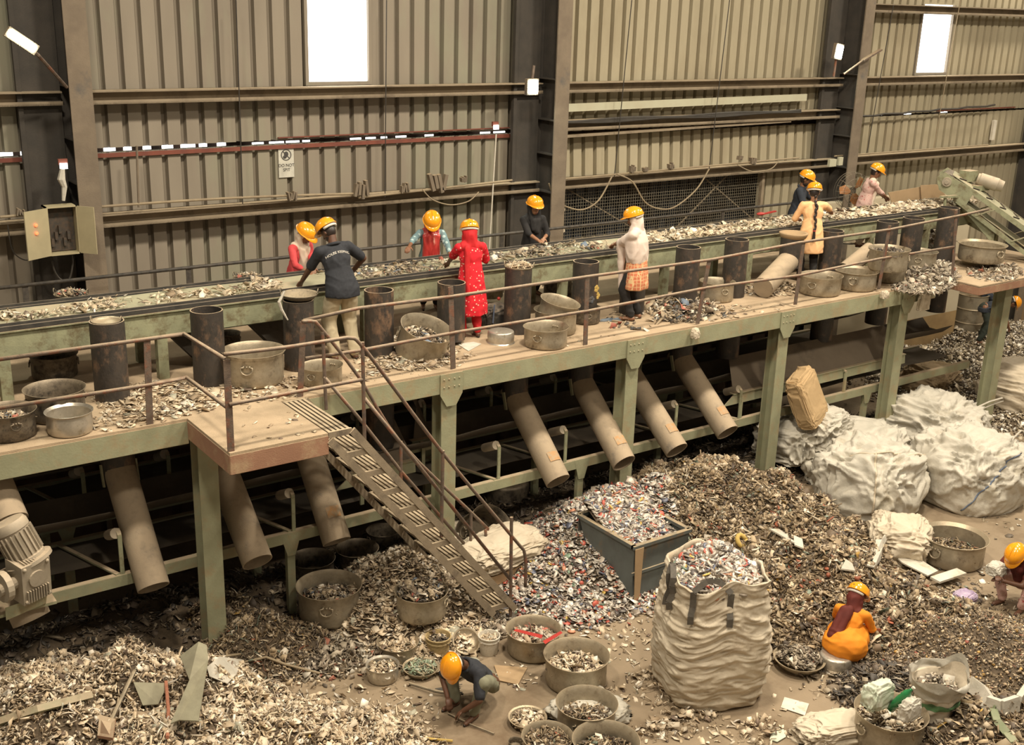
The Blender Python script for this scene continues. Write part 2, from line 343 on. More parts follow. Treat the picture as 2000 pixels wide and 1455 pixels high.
conduit((180, 405), (700, 378), 'tan conduit pipe on the lower rail of the left bay, left half', .018, bow=-4)
conduit((700, 386), (1000, 352), 'tan conduit pipe on the lower rail near the middle column', .018)
conduit((1075, 352), (1560, 308), 'tan conduit pipe along the lower rail of the middle bay', .016)
conduit((1630, 305), (1930, 283), 'tan conduit pipe along the lower rail of the right bay', .016)
conduit((0, 424), (135, 412), 'tan conduit pipe above the electrical box', .018)
conduit((969, 262), (955, 498), 'thin white conduit dropping beside the middle column', .012, m='white_plastic')
conduit((267, 285), (271, 405), 'thin brown pipe standing on the lower rail near the left column', .016, m='steel_dusty')
conduit((461, 0), (474, 398), 'dark thin cable dropping down the left bay', .008, m='cable')
conduit((755, 0), (752, 385), 'dark thin cable dropping down beside the left window', .008, m='cable')
conduit((1234, 0), (1200, 345), 'dark thin cable dropping down the middle bay, left one', .008, m='cable')
conduit((1425, 0), (1385, 330), 'dark thin cable dropping down the middle bay, right one', .008, m='cable')
conduit((1745, 10), (1693, 300), 'dark thin cable dropping down the right bay, left of the window', .008, m='cable')
conduit((1876, 0), (1823, 292), 'pale thin cable dropping down the right bay beside the window', .009, m='cable_tan')
def cable(px, y, label, r=.010, m='cable_tan'):
    single('hanging_cable', MB().tube([PY(a, b, y) for a, b in px], r, 6), m, label, 'cable', 'cables looping from the wall rails')
def bez(pts, n=6):                                      # Catmull-Rom through pixel points
    out = []; P = [pts[0]]+list(pts)+[pts[-1]]
    for i in range(1, len(P)-2):
        for k in range(n):
            t = k/n; q = [.5*((2*P[i][c])+(-P[i-1][c]+P[i+1][c])*t+(2*P[i-1][c]-5*P[i][c]+4*P[i+1][c]-P[i+2][c])*t*t+(-P[i-1][c]+3*P[i][c]-3*P[i+1][c]+P[i+2][c])*t**3) for c in (0, 1)]; out.append(q)
    return out+[pts[-1]]
cable(bez([(1072, 358), (1085, 390), (1110, 405), (1140, 409), (1170, 390), (1195, 345)]), 15.1, 'tan cable hanging in a loop at the left of the wire mesh', .014)
cable(bez([(1205, 340), (1235, 355), (1260, 395), (1290, 408), (1320, 403), (1360, 370), (1385, 330)]), 15.1, 'tan cable hanging in a deep loop over the wire mesh', .014)
cable(bez([(825, 370), (845, 390), (880, 400), (915, 393), (935, 375)]), 15.15, 'tan cable hanging from the rail near the middle column', .010)
cable(bez([(50, 415), (50, 440), (60, 460), (75, 465), (90, 440)]), 15.0, 'tan cable looped left of the electrical box', .010)
cable(bez([(65, 420), (62, 450), (75, 470), (92, 470)]), 15.05, 'tan cable looped close beside the electrical box', .010)
cable(bez([(100, 495), (105, 525), (118, 545), (135, 545), (142, 515), (140, 498)]), 15.0, 'dark cables looped under the electrical box', .012, 'cable')
cable(bez([(15, 440), (25, 490), (50, 508), (65, 495), (68, 450)]), 15.1, 'dark cable loop at the left edge of the wall', .008, 'cable')
cable(bez([(1440, 322), (1470, 335), (1505, 330), (1520, 315)]), 15.1, 'tan cable sagging beside the right column', .010)
# lumps of dust and hooks on the rails
for px, py, s in ((570, 383, .07), (705, 372, .12), (855, 355, .16), (790, 368, .07), (905, 350, .05), (1235, 330, .06), (1260, 330, .05), (1310, 325, .06), (1445, 308, .05), (1470, 315, .07), (40, 415, .05)):
    c = PY(px, py, 15.2); a = MB()
    for k in range(4): a.box(c+Vector(((k-1.5)*s*.5, 0, rnd.uniform(-.2, .3)*s)), (s*.35, .08, s*rnd.uniform(1.2, 2.0)), Matrix.Rotation(rnd.uniform(-.3, .3), 3, 'Y'))
    single('bracket_clamp', a, 'steel_dusty', 'dust-caked clamps sitting on a wall rail', 'bracket', 'dust-caked clamps on the wall rails')
# wire mesh panel
r = thing('mesh_panel', 'wire mesh panel in the wall of the middle bay with dark space behind', 'mesh panel', (m0.x, 15.5, zmesh[0]))
a = MB(); x = m0.x
while x < m1.x: a.bb(x-.003, x+.003, 15.50, 15.506, *zmesh); x += .055
z = zmesh[0]
while z < zmesh[1]: a.bb(m0.x, m1.x, 15.506, 15.512, z-.003, z+.003); z += .055
part('wire_mesh', a, 'mesh_wire', r, world=True)
a = MB().bar((m0.x, 15.5, zmesh[0]), (m1.x, 15.5, zmesh[0]), .06, .06).bar((m0.x+.03, 15.48, zmesh[0]), (m0.x+.03, 15.48, zmesh[1]), .07, .07, (1, 0, 0)).bar((m1.x, 15.48, zmesh[0]), (m1.x, 15.48, zmesh[1]), .07, .07, (1, 0, 0))
a.bar((m0.x+.2, 15.53, zmesh[1]), (m0.x+2.0, 15.53, zmesh[0]), .02, .02).bar((m1.x-2.2, 15.53, zmesh[0]), (m1.x-.9, 15.53, zmesh[1]), .02, .02).bar((m1.x-1.6, 15.53, zmesh[1]), (m1.x-.1, 15.53, zmesh[0]), .02, .02)
part('frame', a, 'girt_dusty', r, world=True)
a = sheet(MB(), m0.x-1.5, m1.x+3, zmesh[0]-1.5, zmesh[1]+1, 16.3); struct('wall_beyond', a, 'blue_sheet')
single('cloth_strip', MB().add([PY(x, y, 15.2) for x, y in ((1082, 368), (1098, 366), (1088, 390), (1104, 408), (1098, 430), (1104, 452), (1098, 456), (1088, 430), (1090, 405))], [(0, 2, 3, 8), (0, 1, 2), (8, 3, 4, 7), (7, 4, 5, 6)]), 'bag_beige', 'pale torn cloth strip hanging at the left edge of the wire mesh', 'cloth')
# low plaster wall beyond the deck, darker tan along its foot
struct('wall_plaster', MB().bb(18.5, 23.6, 15.0, 15.2, .75, 3.6), 'plaster'); struct('wall_plaster_foot', MB().bb(18.5, 23.6, 15.0, 15.2, 0, .75), 'plaster_tan')
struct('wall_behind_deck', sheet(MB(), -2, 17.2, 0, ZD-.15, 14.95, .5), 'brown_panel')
single('vertical_lamp_tube', MB().bb(*[v for v in (24.75, 24.86)], 15.5, 15.56, 4.55, 5.0), 'white_plastic', 'narrow pale blue strip in the wall near the far column', 'strip')

# lamps on the wall
def flood(px, py, y, pw, label, w=.2, h=.2, arm=None, tilt=0):
    c = PY(px, py, y); r = thing('flood_lamp', label, 'lamp', c)
    T = Matrix.Rotation(tilt, 3, 'Y')
    part('housing', MB().box((0, .05, 0), (w+.05, .07, h+.05), T), 'steel_dusty', r); part('lens', MB().box((0, .005, 0), (w, .02, h), T), 'lamp_glow', r)
    if arm:
        a = MB().tube([(0, .06, 0)]+[tuple(PY(x, y_, y+.1 if k_ < len(arm)-1 else 14.97)-c) for k_, (x, y_) in enumerate(arm)], .022, 8); part('bracket_arm', a, 'rail_rust', r)
    l = lamp('flood_light', 'AREA', c+Vector((0, -.06, 0)), pw, (.93, 1, .84), .2, c+Vector((0, -2, -1.2)))
    return r
flood(44, 80, 14.2, 22, 'bright long flood lamp on an arm from the left column', .32, .075, [(75, 108), (130, 170)], tilt=.62)
flood(1042, 170, 14.88, 25, 'bright square lamp hung on the middle column', .17, .2, [(1043, 128)])
flood(1640, 101, 14.88, 25, 'bright lamp on the right column', .17, .24, [(1628, 150)], tilt=.15)
a = MB().tube([PY(1648, 145, 14.9), PY(1685, 118, 14.8)], .02, 8).bar(PY(1685, 118, 14.8), PY(1720, 97, 14.75), .10, .03)
single('street_lamp_head', a, 'rail_rust', 'unlit lamp head on an arm beside the right column', 'lamp')
for px, py in ((124, 321), (969, 246)):
    c = PY(px, py, 14.92 if px < 500 else 15.38); r = thing('indicator_lamp', 'small red and white glowing emergency lamp by the %s column' % ('left' if px < 500 else 'middle'), 'lamp', c)
    part('housing', MB().box((0, .03, .03), (.11, .04, .07)), 'red_lead', r); part('lens', MB().box((0, 0, -.02), (.09, .03, .07)), 'daylight', r)
single('rag', MB().tube([PY(x, y, 14.9) for x, y in ((122, 330), (120, 350), (126, 365), (124, 392))], [.03, .05, .035, .02], 7), 'bag_white', 'dirty rag wound under the small lamp at the left column', 'rag')

# sign
c = PY(559, 318, WY-.02); r = thing('warning_sign', 'small white DO NOT SPIT sign on the left bay of the wall', 'sign', c)
part('board', MB().box((0, 0, 0), (.24, .01, .42)), 'sign_white', r)
ring = [(.075*math.cos(t), -.008, .115+.075*math.sin(t)) for t in [2*math.pi*i/24 for i in range(25)]]
a = MB().tube(ring, .006, 5, False).bar((-.052, -.008, .168), (.052, -.008, .062), .004, .012).ball((.0, -.007, .125), (.035, .004, .04)).ball((-.022, -.007, .085), (.03, .004, .025))
part('pictogram', a, 'sign_ink', r)
def text(s, size, parent, loc, m, rot=(R_(90), 0, 0), name='lettering', ext=.001, curve=None):
    cu = bpy.data.curves.new(name, 'FONT'); cu.body = s; cu.size = size; cu.align_x = 'CENTER'; cu.extrude = ext
    o = bpy.data.objects.new(name, cu); COL.objects.link(o); dg = bpy.context.evaluated_depsgraph_get(); me = bpy.data.meshes.new_from_object(o.evaluated_get(dg))
    bpy.data.objects.remove(o); 
    if curve:
        for v in me.vertices: v.co.y += -curve*v.co.x**2
    me.materials.clear(); me.materials.append(MATS[m]); o = bpy.data.objects.new(name, me); COL.objects.link(o); o.parent = parent; o.location = loc; o.rotation_euler = rot; return o
text('DO NOT', .062, r, (0, -.008, -.055), 'sign_ink'); text('SPIT', .062, r, (0, -.008, -.12), 'sign_ink'); text('थूकना मना है', .03, r, (0, -.008, -.175), 'sign_ink') if False else None
# electrical box
c = PY(128, 498, 14.85); r = thing('electrical_box', 'open cream electrical control box with wires beside the left column', 'control box', c)
a = MB().bb(-.19, .19, .18, .2, 0, .62).bb(-.19, -.175, 0, .2, 0, .62).bb(.175, .19, 0, .2, 0, .62).bb(-.19, .19, 0, .2, 0, .02).bb(-.19, .19, 0, .2, .60, .62)
part('case', a, 'box_paint', r); a = MB().bb(-.17, .17, .14, .18, .03, .59)
for k in range(5): a.bb(-.13+.05*k, -.095+.05*k, .09, .14, .1+.08*(k % 3), .2+.08*(k % 3))
part('switchgear', a, 'box_inside', r)
d = MB().box((-.17, -.02, 0), (.36, .015, .6)); dd = part('door', d, 'box_paint', r, loc=(-.19, 0, .31)); dd.rotation_euler = (0, 0, R_(28))
part('indicator_button', MB().ball((-.2, -.04, .12), .02), 'led_red', dd); part('indicator_button', MB().ball((-.2, -.04, 0.02), .02), 'led_red', dd)
d = MB().box((.12, 0, 0), (.24, .015, .6)); d2 = part('door', d, 'box_paint', r, loc=(.19, 0, .31)); d2.rotation_euler = (0, 0, R_(-50))
# ------------------------------------------------------------------ raised deck
DY = 11.28; DX0, DX1 = .2, 17.05; LX0, LX1, LY = 3.93, 5.0, 10.12; BK = 14.85
r = thing('sorting_deck', 'raised green steel walkway deck carrying the long sorting belt', 'platform', (DX0, DY, 0))
a = MB().bb(DX0, DX1, DY, BK, ZD-.03, ZD).bb(LX0, LX1, LY, DY, ZD-.03, ZD)
part('floor_plate', a, 'deck_dust', r, world=True)
def channel(mb, p, q, h=.25, fl=.07, inward=(0, 1, 0)):
    p, q = Vector(p), Vector(q); n = Vector(inward); dn = Vector((0, 0, -h/2-.03))
    mb.bar(p+dn, q+dn, .012, h); mb.bar(p+n*fl/2+Vector((0, 0, -.037)), q+n*fl/2+Vector((0, 0, -.037)), fl, .012); mb.bar(p+n*fl/2+Vector((0, 0, -h-.03)), q+n*fl/2+Vector((0, 0, -h-.03)), fl, .012); return mb
part('edge_beam', channel(channel(MB(), (DX0, DY, ZD), (LX0, DY, ZD)), (LX1, DY, ZD), (DX1, DY, ZD)), 'green_paint', r, world=True)
part('landing_beam', channel(channel(channel(MB(), (LX0, LY, ZD), (LX0, DY, ZD), .2, .07, (1, 0, 0)), (LX0, LY, ZD), (LX1, LY, ZD), .2), (LX1, LY, ZD), (LX1, DY, ZD), .2, .07, (-1, 0, 0)), 'rusty_pink', r, world=True, label='rusty pinkish landing edge beam')
a = MB()
for i in range(12): a.bb(DX0+.6+1.45*i-.04, DX0+.6+1.45*i+.04, DY, BK, ZD-.2, ZD-.03)
part('cross_beam', a, 'steel_dark', r, world=True)
pp = [(402, 900), (880, 762), (1240, 690), (1536, 640), (1772, 590)]
for i, (px, py) in enumerate(pp):
    x = PY(px, py, DY).x
    if i == 0: x = PY(411, 950, DY).x
    a = MB().bb(x-.11, x+.11, DY+.03, DY+.045, 0, ZD-.25).bb(x-.007, x+.007, DY+.045, DY+.24, 0, ZD-.25).bb(x-.11, x+.11, DY+.24, DY+.255, 0, ZD-.25)
    part('leg', a, 'green_paint', r, world=True)
    if i:
        b = MB(); T = ZD-.03
        b.poly([(x-.16, DY-.012, T-.0), (x+.16, DY-.012, T), (x+.16, DY-.012, T-.27), (x+.07, DY-.012, T-.42), (x-.07, DY-.012, T-.42), (x-.16, DY-.012, T-.27)], .014, (0, -1, 0))
        for u in (-.11, -.04, .04, .11):
            for w in (.07, .17): b.ball((x+u, DY-.028, T-w), .012, nu=6, nv=4)
        part('gusset_plate', b, 'green_paint', r, world=True)
for x in (1.5, 8.0, 14.5): part('leg', MB().bb(x-.1, x+.1, BK-.2, BK-.05, 0, ZD-.2), 'green_frame', r, world=True)

# ------------------------------------------------------------------ sorting belt on the deck
BZ = 3.80; BY0, BY1 = 12.72, 13.52; BX0, BX1 = .2, 20.0
r = thing('sorting_conveyor', 'long green framed sorting conveyor with a dusty flat belt on the deck', 'conveyor', (BX0, 13.1, ZD))
n = 90; a = MB(); vs = []
for i in range(n+1):
    x = BX0+(BX1-BX0)*i/n
    for y, z in ((BY0+.06, .0), (BY0+.3, -.012), (BY1-.3, -.012), (BY1-.06, 0)): vs.append((x, y, BZ+z+.004*math.sin(x*3)))
a.add(vs, [(4*i+j, 4*i+4+j, 4*i+5+j, 4*i+1+j) for i in range(n) for j in range(3)]); part('belt', a, 'belt_dust', r, world=True)
for y in (BY0, BY1):
    part('rubber_skirt', MB().bb(BX0, BX1, y-.045, y+.055, BZ-.03, BZ+.015).bb(BX0, BX1, y-.012, y+.005, BZ+.0, BZ+.045), 'rubber', r, world=True)
part('return_belt', MB().bb(BX0, BX1, BY0+.1, BY1-.1, BZ-.38, BZ-.37), 'rubber', r, world=True)
for y, s in ((BY0-.02, 1), (BY1+.02, -1)):
    a = MB().bb(BX0, BX1, y-.01, y+.01, BZ-.33, BZ-.04).bb(BX0, BX1, y-.04, y+.04, BZ-.05, BZ-.035).bb(BX0, BX1, min(y, y+s*.06), max(y, y+s*.06), BZ-.34, BZ-.325); part('side_frame', a, 'green_frame', r, world=True)
for px, py in ((18, 800), (318, 700), (716, 640), (1100, 560), (1297, 560), (1460, 530), (1700, 470), (1812, 440)):
    x = PY(px, py, BY0).x
    for y in (BY0+.02, BY1-.02): part('leg', MB().bb(x-.06, x+.06, y-.05, y+.05, ZD, BZ-.33), 'green_frame', r, world=True)
x = .8
while x < BX1: part('idler_roller', MB().tube([(x, BY0+.03, BZ-.08), (x, BY1-.03, BZ-.08)], .045, 8), 'iron', r, world=True); x += 1.2
# dark drive housings slung under the belt
for px, py, w in ((500, 640, .5), (340, 690, .4)):
    c = PY(px, py, 13.3); single('chute_plate', MB().add([(c.x-w/2, 13.1, BZ-.35), (c.x+w/2, 13.1, BZ-.35), (c.x+w/2+.3, 12.9, ZD+.02), (c.x-w/2+.4, 12.9, ZD+.02), (c.x-w/2, 13.4, BZ-.35), (c.x+w/2, 13.4, BZ-.35), (c.x+w/2+.3, 13.2, ZD+.02), (c.x-w/2+.4, 13.2, ZD+.02)], [(0, 3, 2, 1), (4, 5, 6, 7), (0, 1, 5, 4), (2, 3, 7, 6), (1, 2, 6, 5), (0, 4, 7, 3)]), 'rubber', 'black slanted chute under the belt ' + ('behind the big pot' if px == 500 else 'near the left end'), 'chute')

# ------------------------------------------------------------------ railings
def rail(name, label, runs, posts, m='rail_rust', r0=.022, flat=True):
    r = thing(name, label, 'railing', posts[0][0])
    for pts in runs: part('rail', MB().tube(pts, r0, 8), m, r, True, world=True)
    for p, q in posts:
        part('post', MB().bar(p, q, .07 if flat else .04, .012 if flat else .04, (0, 1, 0)) if flat else MB().tube([p, q], r0*.9, 8), m, r, world=True)
    return r
fp = [(885, 720, 880, 560), (1143, 675, 1147, 545), (1362, 632, 1385, 510), (1553, 595, 1570, 470), (1716, 565, 1738, 440), (1860, 545, 1868, 410)]
DR = DY+.03
rail('deck_railing', 'rusty pipe railing along the deck front right of the stairs',
     [[PY(593, 626, DR)]+[PY(x, y, DR) for x, y in ((700, 602), (890, 578), (1150, 540), (1390, 507), (1560, 474), (1740, 448), (1880, 420), (1930, 409))],
      [PY(597, 700, DR)]+[PY(x, y, DR) for x, y in ((700, 685), (885, 650), (1150, 607), (1380, 562), (1560, 538), (1720, 505), (1863, 482))]],
     [(PY(a, b, DR), PY(c, d, DR)) for a, b, c, d in fp]+[(PY(586, 780, DR), PY(592, 628, DR))])
c0 = Vector((LX0+.03, LY+.04, 0)); zT, zM = ZD+.97, ZD+.5
tl = PY(290, 660, DR); 
rail('deck_railing', 'rusty pipe railing along the deck front left of the landing',
     [[PY(-40, 707, DR), PY(290, 662, DR), PY(358, 652, DR), Vector((LX0+.03, DR, 0))+Vector((0, 0, PY(358, 652, DR).z)), (c0.x, c0.y, PZ(437, 691, 3.9).z)], [PY(-40, 803, DR), PY(290, 752, DR), PY(365, 737, DR), Vector((LX0+.03, DR, PY(365, 737, DR).z)), (c0.x, c0.y, ZD+.45)]],
     [(PY(293, 836, DR), PY(287, 665, DR)), ((c0.x, c0.y, ZD), (c0.x, c0.y, ZD+.95))])
# back railing
YB = 14.6; zb = PY(600, 498, YB).z
r = rail('back_railing', 'dark pipe railing along the back of the deck behind the workers', [[(DX0, YB, zb), (18.5, YB, zb)]], [((x, YB, ZD), (x, YB, zb)) for x in [PY(52, 590, YB).x, PY(370, 560, YB).x, PY(1410, 440, YB).x]]+[((10.3, YB, ZD), (10.3, YB, zb))], 'rail_dark', .024)

# ------------------------------------------------------------------ stairs
SX0 = LX1+.02; nst = 11; dx = (PY(1000, 1210, LY).x-.02-SX0-.28)/(nst-1); dz = ZD/nst
r = thing('steel_stairs', 'dusty steel stairs with slatted treads going down from the landing', 'stairs', (SX0, LY, 0))
for k in range(nst):
    z = ZD-.0-dz*k*1.0; x0 = SX0+dx*k; a = MB()
    for i in range(5): a.bb(x0+.055*i, x0+.055*i+.032, LY+.03, DY-.06, z-.025, z)
    for y in (LY+.35, LY+.7): a.bb(x0, x0+.25, y, y+.03, z-.04, z-.026)
    a.bb(x0-.01, x0+.26, LY, LY+.03, z-.06, z+.005).bb(x0-.01, x0+.26, DY-.06, DY-.03, z-.06, z+.005)
    part('tread', a, 'stair_dusty', r, world=True)
for y in (LY, DY-.03):
    up = (0, 0, 1); e = dx*(nst)
    part('stringer', MB().bar((SX0+.26, y, ZD-.02), (SX0+.26+dx*(nst-.6), y, ZD-.02-dz*(nst-.6)), .03, .08, up), 'stair_dusty', r, world=True)
    part('stringer', MB().bar((SX0, y, ZD-.08), (SX0+dx*(nst-.9), y, ZD-.08-dz*(nst-.9)), .03, .08, up), 'stair_dusty', r, world=True)
def srail(y, px_top, label, posts, runs):
    rr = thing('stair_handrail', label, 'railing', (SX0+.4, y, 0))
    for pts in runs: part('rail', MB().tube([PY(a, b, y) for a, b in pts], .021, 8), 'rail_rust', rr, True, world=True)
    for a, b, c, d in posts: part('post', MB().tube([PY(a, b, y), PY(c, d, y)], .021, 8), 'rail_rust', rr, world=True)
    return rr
rf = srail(LY+.02, 0, 'rusty front handrail of the stairs', [(712, 862, 708, 668), (862, 1048, 865, 880), (997, 1203, 999, 1010)],
      [bez([(437, 692), (560, 678), (650, 664), (684, 660), (704, 672), (760, 745), (865, 885), (1002, 1050), (1025, 1083), (1026, 1146)], 4), bez([(448, 790), (580, 765), (708, 741)], 3), [(712, 778), (780, 862), (995, 1130)], ])
rb = srail(DY-.05, 0, 'rusty back handrail of the stairs', [(637, 800, 630, 648), (783, 1010, 783, 862), (918, 1160, 920, 1000)],
      [bez([(590, 628), (612, 628), (626, 640), (700, 735), (783, 865), (940, 1020), (948, 1034), (949, 1080)], 4), [(632, 735), (700, 815), (783, 920), (918, 1075)]])

# ------------------------------------------------------------------ chutes
PYC = 12.3; PR = .185
def vpipe(px_top, ptop, zbot, label, r=PR, m='pipe_black', lean=0):
    t = PY(px_top, ptop, PYC); x = t.x; rr = thing('waste_pipe', label, 'pipe', (x, PYC, max(zbot, 0)), group='waste pipes along the front of the belt')
    a = MB(); zt = t.z; n = 24; vs = []
    for z, q in ((zbot, r), (zt-.2, r), (zt, r), (zt, r-.014), (zt-.5, r-.014)): vs += [(x+q*math.cos(2*math.pi*j/n)+(lean*(z-ZD) if z > ZD else 0), PYC+q*math.sin(2*math.pi*j/n), z) for j in range(n)]
    a.add(vs, [(i*n+j, i*n+(j+1) % n, (i+1)*n+(j+1) % n, (i+1)*n+j) for i in range(4) for j in range(n)]+[tuple(4*n+j for j in range(n))])
    part('standing_pipe', a, m, rr, 'auto', world=True); return rr, x
def inclined(rr, x, zstart, end, label=None, rb=.175, ox=0):
    """grey pipe from the elbow at (x, PYC, zstart) out to the pixel end, staying in the plane X = x"""
    e = PXX(end[0], end[1], x+ox); s = Vector((x, PYC, zstart)); d = (e-s).normalized()
    a = MB(); n = 24; vs = []; u = Vector((1, 0, 0)); w = d.cross(u)
    for p, q in ((s-d*.1, rb), (e, rb), (e, rb-.014), (e-d*.5, rb-.014)): vs += [p+(u*math.cos(2*math.pi*j/n)+w*math.sin(2*math.pi*j/n))*q for j in range(n)]
    a.add(vs, [(i*n+j, (i+1)*n+j, (i+1)*n+(j+1) % n, i*n+(j+1) % n) for i in range(3) for j in range(n)]+[tuple(j for j in range(n)), tuple(3*n+j for j in range(n))])
    part('inclined_pipe', a, 'pipe_grey', rr, 'auto', world=True, label='grey dusty inclined pipe')
    for q in (-rb-.02, rb+.02): part('clamp', MB().bar(s+Vector((q, .0, .05)), s+Vector((q, 0, -.12))+d*.1, .05, .02, (1, 0, 0)), 'green_frame', rr, world=True)
    return e, d
specs = [  # top px, top y, elbow z, end px, label
 (208, 626, 2.15, (300, 1148), 'black waste pipe, leftmost standing one, running into a long grey chute'),
 (403, 605, 2.15, (503, 1098), 'black open topped waste pipe left of the big pot'),
 (582, 585, 2.15, (658, 1058), 'rusty waste pipe carrying a wok in front of the man in navy'),
 (740, 566, None, 1.35, 'black waste pipe right of the man in the navy shirt'),
 (882, 551, None, 3.0, 'short rust brown waste pipe left of the woman in the red tunic'),
 (1013, 522, 2.05, (1090, 940), 'black waste pipe right of the woman in red with a pan jammed on top'),
 (1145, 510, 2.05, (1219, 905), 'black waste pipe with flower stickers'),
 (1240, 497, 2.05, (1322, 880), 'rust brown waste pipe beside the woman in the cream shawl'),
 (1345, 482, 2.1, (1421, 845), 'black waste pipe, second right of the woman in the cream shawl'),
 (1440, 467, None, 1.95, 'black waste pipe, third right of the woman in the cream shawl'),
 (1627, 450, None, 1.9, 'black waste pipe right of the woman in the peach tunic'),
 (1735, 432, None, 2.0, 'black waste pipe behind the tall stacked pots'),
 (1785, 425, None, 2.6, 'blue black waste pipe streaked with white paint'),
 (1855, 405, None, 2.0, 'black waste pipe near the inclined conveyor')]
PIPEX = []
for sp in specs:
    rr, x = vpipe(sp[0], sp[1], sp[3] if sp[2] is None else sp[2]-.08, sp[4], m='pipe_black'); PIPEX.append(x)
    if sp[2]:
        e, d = inclined(rr, x, sp[2], sp[3], ox=-.13 if sp[0] == 1145 else 0)
        if sp[0] in (582, 1145, 1240, 1345, 1013):
            st = MB().add([Vector((0, -.004, .004))+e-d*(.25+.14*i)+Vector((math.sin(t)*.178, -abs(math.cos(t))*.178*d.z*-1*.0-math.cos(t)*.13, math.cos(t)*.125)) for i in (0, 1) for t in (-.5, -.25, 0, .25, .5)], [(i, i+1, i+6, i+5) for i in range(4)])
            part('orange_sticker', st, 'sticker' if 'sticker' in MATS else mat('sticker', (.50, .27, .11), (.42, .33, .22), .8, scale=20), rr, world=True, label='torn orange label')
# flower stickers
x = PIPEX[6]
for dxx, zz, m in ((-.08, 3.42, 'blue_sheet'), (.06, 3.45, 'st_y'), (-.02, 3.3, 'blue_sheet'), (.1, 3.34, 'st_y')):
    if m == 'st_y': mat('st_y', (.6, .42, .12))
    a = MB()
    for k in range(5): t = k*1.257; a.ball((x+dxx+.03*math.cos(t), PYC-math.sqrt(PR**2-dxx**2)-.002, zz+.03*math.sin(t)), (.026, .006, .026), nu=8, nv=5)
    o = part('flower_sticker', a, m, None, world=True); o['label'] = 'pale flower sticker on a black waste pipe'; o['category'] = 'sticker'; o['group'] = 'flower stickers on the waste pipe'
# leaning stub pipes at the right (front, below the peach tunic)
rr, x = vpipe(1548, 462, ZD+.42, 'rust brown waste pipe with a leaning grey branch left of the woman in peach')
a = MB().hollow((x, PYC, ZD+.46), PZ(1490, 562, ZD+.17), .17); part('branch_pipe', a, 'pipe_grey', rr, 'auto', world=True)
a = MB().lathe([(.20, 0), (.235, .07), (.235, .085), (.19, .085), (.17, .02)], 24, Matrix.Translation((x+.02, PYC, PY(1548, 462, PYC).z-.02))); part('tray', a, 'card', rr, True, world=True)
single('loose_pipe', MB().hollow(PZ(1700, 488, ZD+.45), PZ(1650, 528, ZD+.17), .14), 'pipe_grey', 'grey pipe piece lying slanted behind the railing right of the peach tunic', 'pipe', smooth='auto')
single('loose_pipe', MB().hollow(PY(-30, 900, 11.9), PY(20, 1020, 11.35), .18), 'pipe_grey', 'grey chute pipe at the far left edge above the motor', 'pipe', smooth='auto')
e0 = PY(62, 1210, 10.9)
single('loose_pipe', MB().hollow(e0+Vector((-.12, .25, .5)), e0, .185), 'pipe_grey', 'pinkish chute mouth below the gear motor at the left edge', 'pipe', smooth='auto')

# ------------------------------------------------------------------ lower conveyors under the deck
def low_conv(y0, y1, zr, label, x0, x1, legs, brk, beltz, m='belt_dark', yb=None):
    r = thing('under_conveyor', label, 'conveyor', (x0, y0, 0))
    for y in (y0, y1):
        part('side_rail', MB().bb(x0, x1, y-.006, y+.006, zr-.13, zr).bb(x0, x1, y, y+.07, zr-.006, zr+.004).bb(x0, x1, y, y+.07, zr-.13, zr-.12), 'green_paint', r, world=True)
    for x in legs:
        part('leg', MB().bb(x-.05, x+.05, y0+.01, y0+.08, 0, zr-.12).add([(x-.14, y0-.008, zr), (x+.14, y0-.008, zr), (x+.05, y0-.008, zr-.3), (x-.05, y0-.008, zr-.3)], [(0, 3, 2, 1)]), 'green_paint', r, world=True)
        part('leg', MB().bb(x-.05, x+.05, y1-.08, y1-.01, 0, zr-.12), 'green_frame', r, world=True)
    ym = ((yb or y0)+y1)/2; w = (y1-(yb or y0))/2
    for z, dd, mm in ((beltz, .16, m), (zr-.02, 0, 'belt_dark')):
        a = MB(); nn = 40; vs = []
        for i in range(nn+1):
            x = x0+(x1-x0)*i/nn; wv = .012*math.sin(i*1.9)+.01*math.sin(i*.7+1)
            for t in (-1, -.45, .45, 1): vs.append((x, ym+t*w*.98, z+(dd if abs(t) == 1 else 0)+wv*(1 if abs(t) == 1 else .3)))
        for v in list(vs): vs.append((v[0], v[1], v[2]-.012))
        k = 4*(nn+1); fs = [(4*i+j, 4*i+4+j, 4*i+5+j, 4*i+1+j) for i in range(nn) for j in range(3)]
        fs += [tuple(q+k for q in f[::-1]) for f in fs]+[(4*i, 4*i+k, 4*i+4+k, 4*i+4) for i in range(nn)]
        part('belt', a.add(vs, fs), mm, r, True, world=True)
    for x in brk:
        b = MB().bar((x, y0+.02, zr), (x, y0+.02, beltz+.05), .045, .02, (0, 1, 0)).bar((x, y0+.02, beltz+.05), (x, y0+.09, beltz+.10), .045, .02, (0, 0, 1)).bar((x-.05, y0+.02, zr+.01), (x-.4, y1-.02, zr+.01), .05, .02)
        bo = part('roller_bracket', b, 'green_frame', r, world=True)
        part('roller', MB().tube([(x-.03, y0+.05, beltz+.07), (x-.03, y0+.32, beltz-.06)], .06, 12), 'motor_grey', bo, 'auto', world=True)
    return r
YR = 11.62; zR = PY(1063, 915, YR).z
legs = [PY(570, 1100, YR).x, PY(1135, 930, YR).x, PY(1690, 800, YR).x]
brk = [PY(a, b, YR).x for a, b in ((240, 1115), (575, 1030), (975, 935), (1105, 900), (1320, 845), (1445, 815))]
low_conv(YR, 12.75, zR, 'lower green conveyor under the deck with dark belt, the front one', .6, PY(1895, 700, YR).x, legs, brk, zR+.42, yb=12.08)
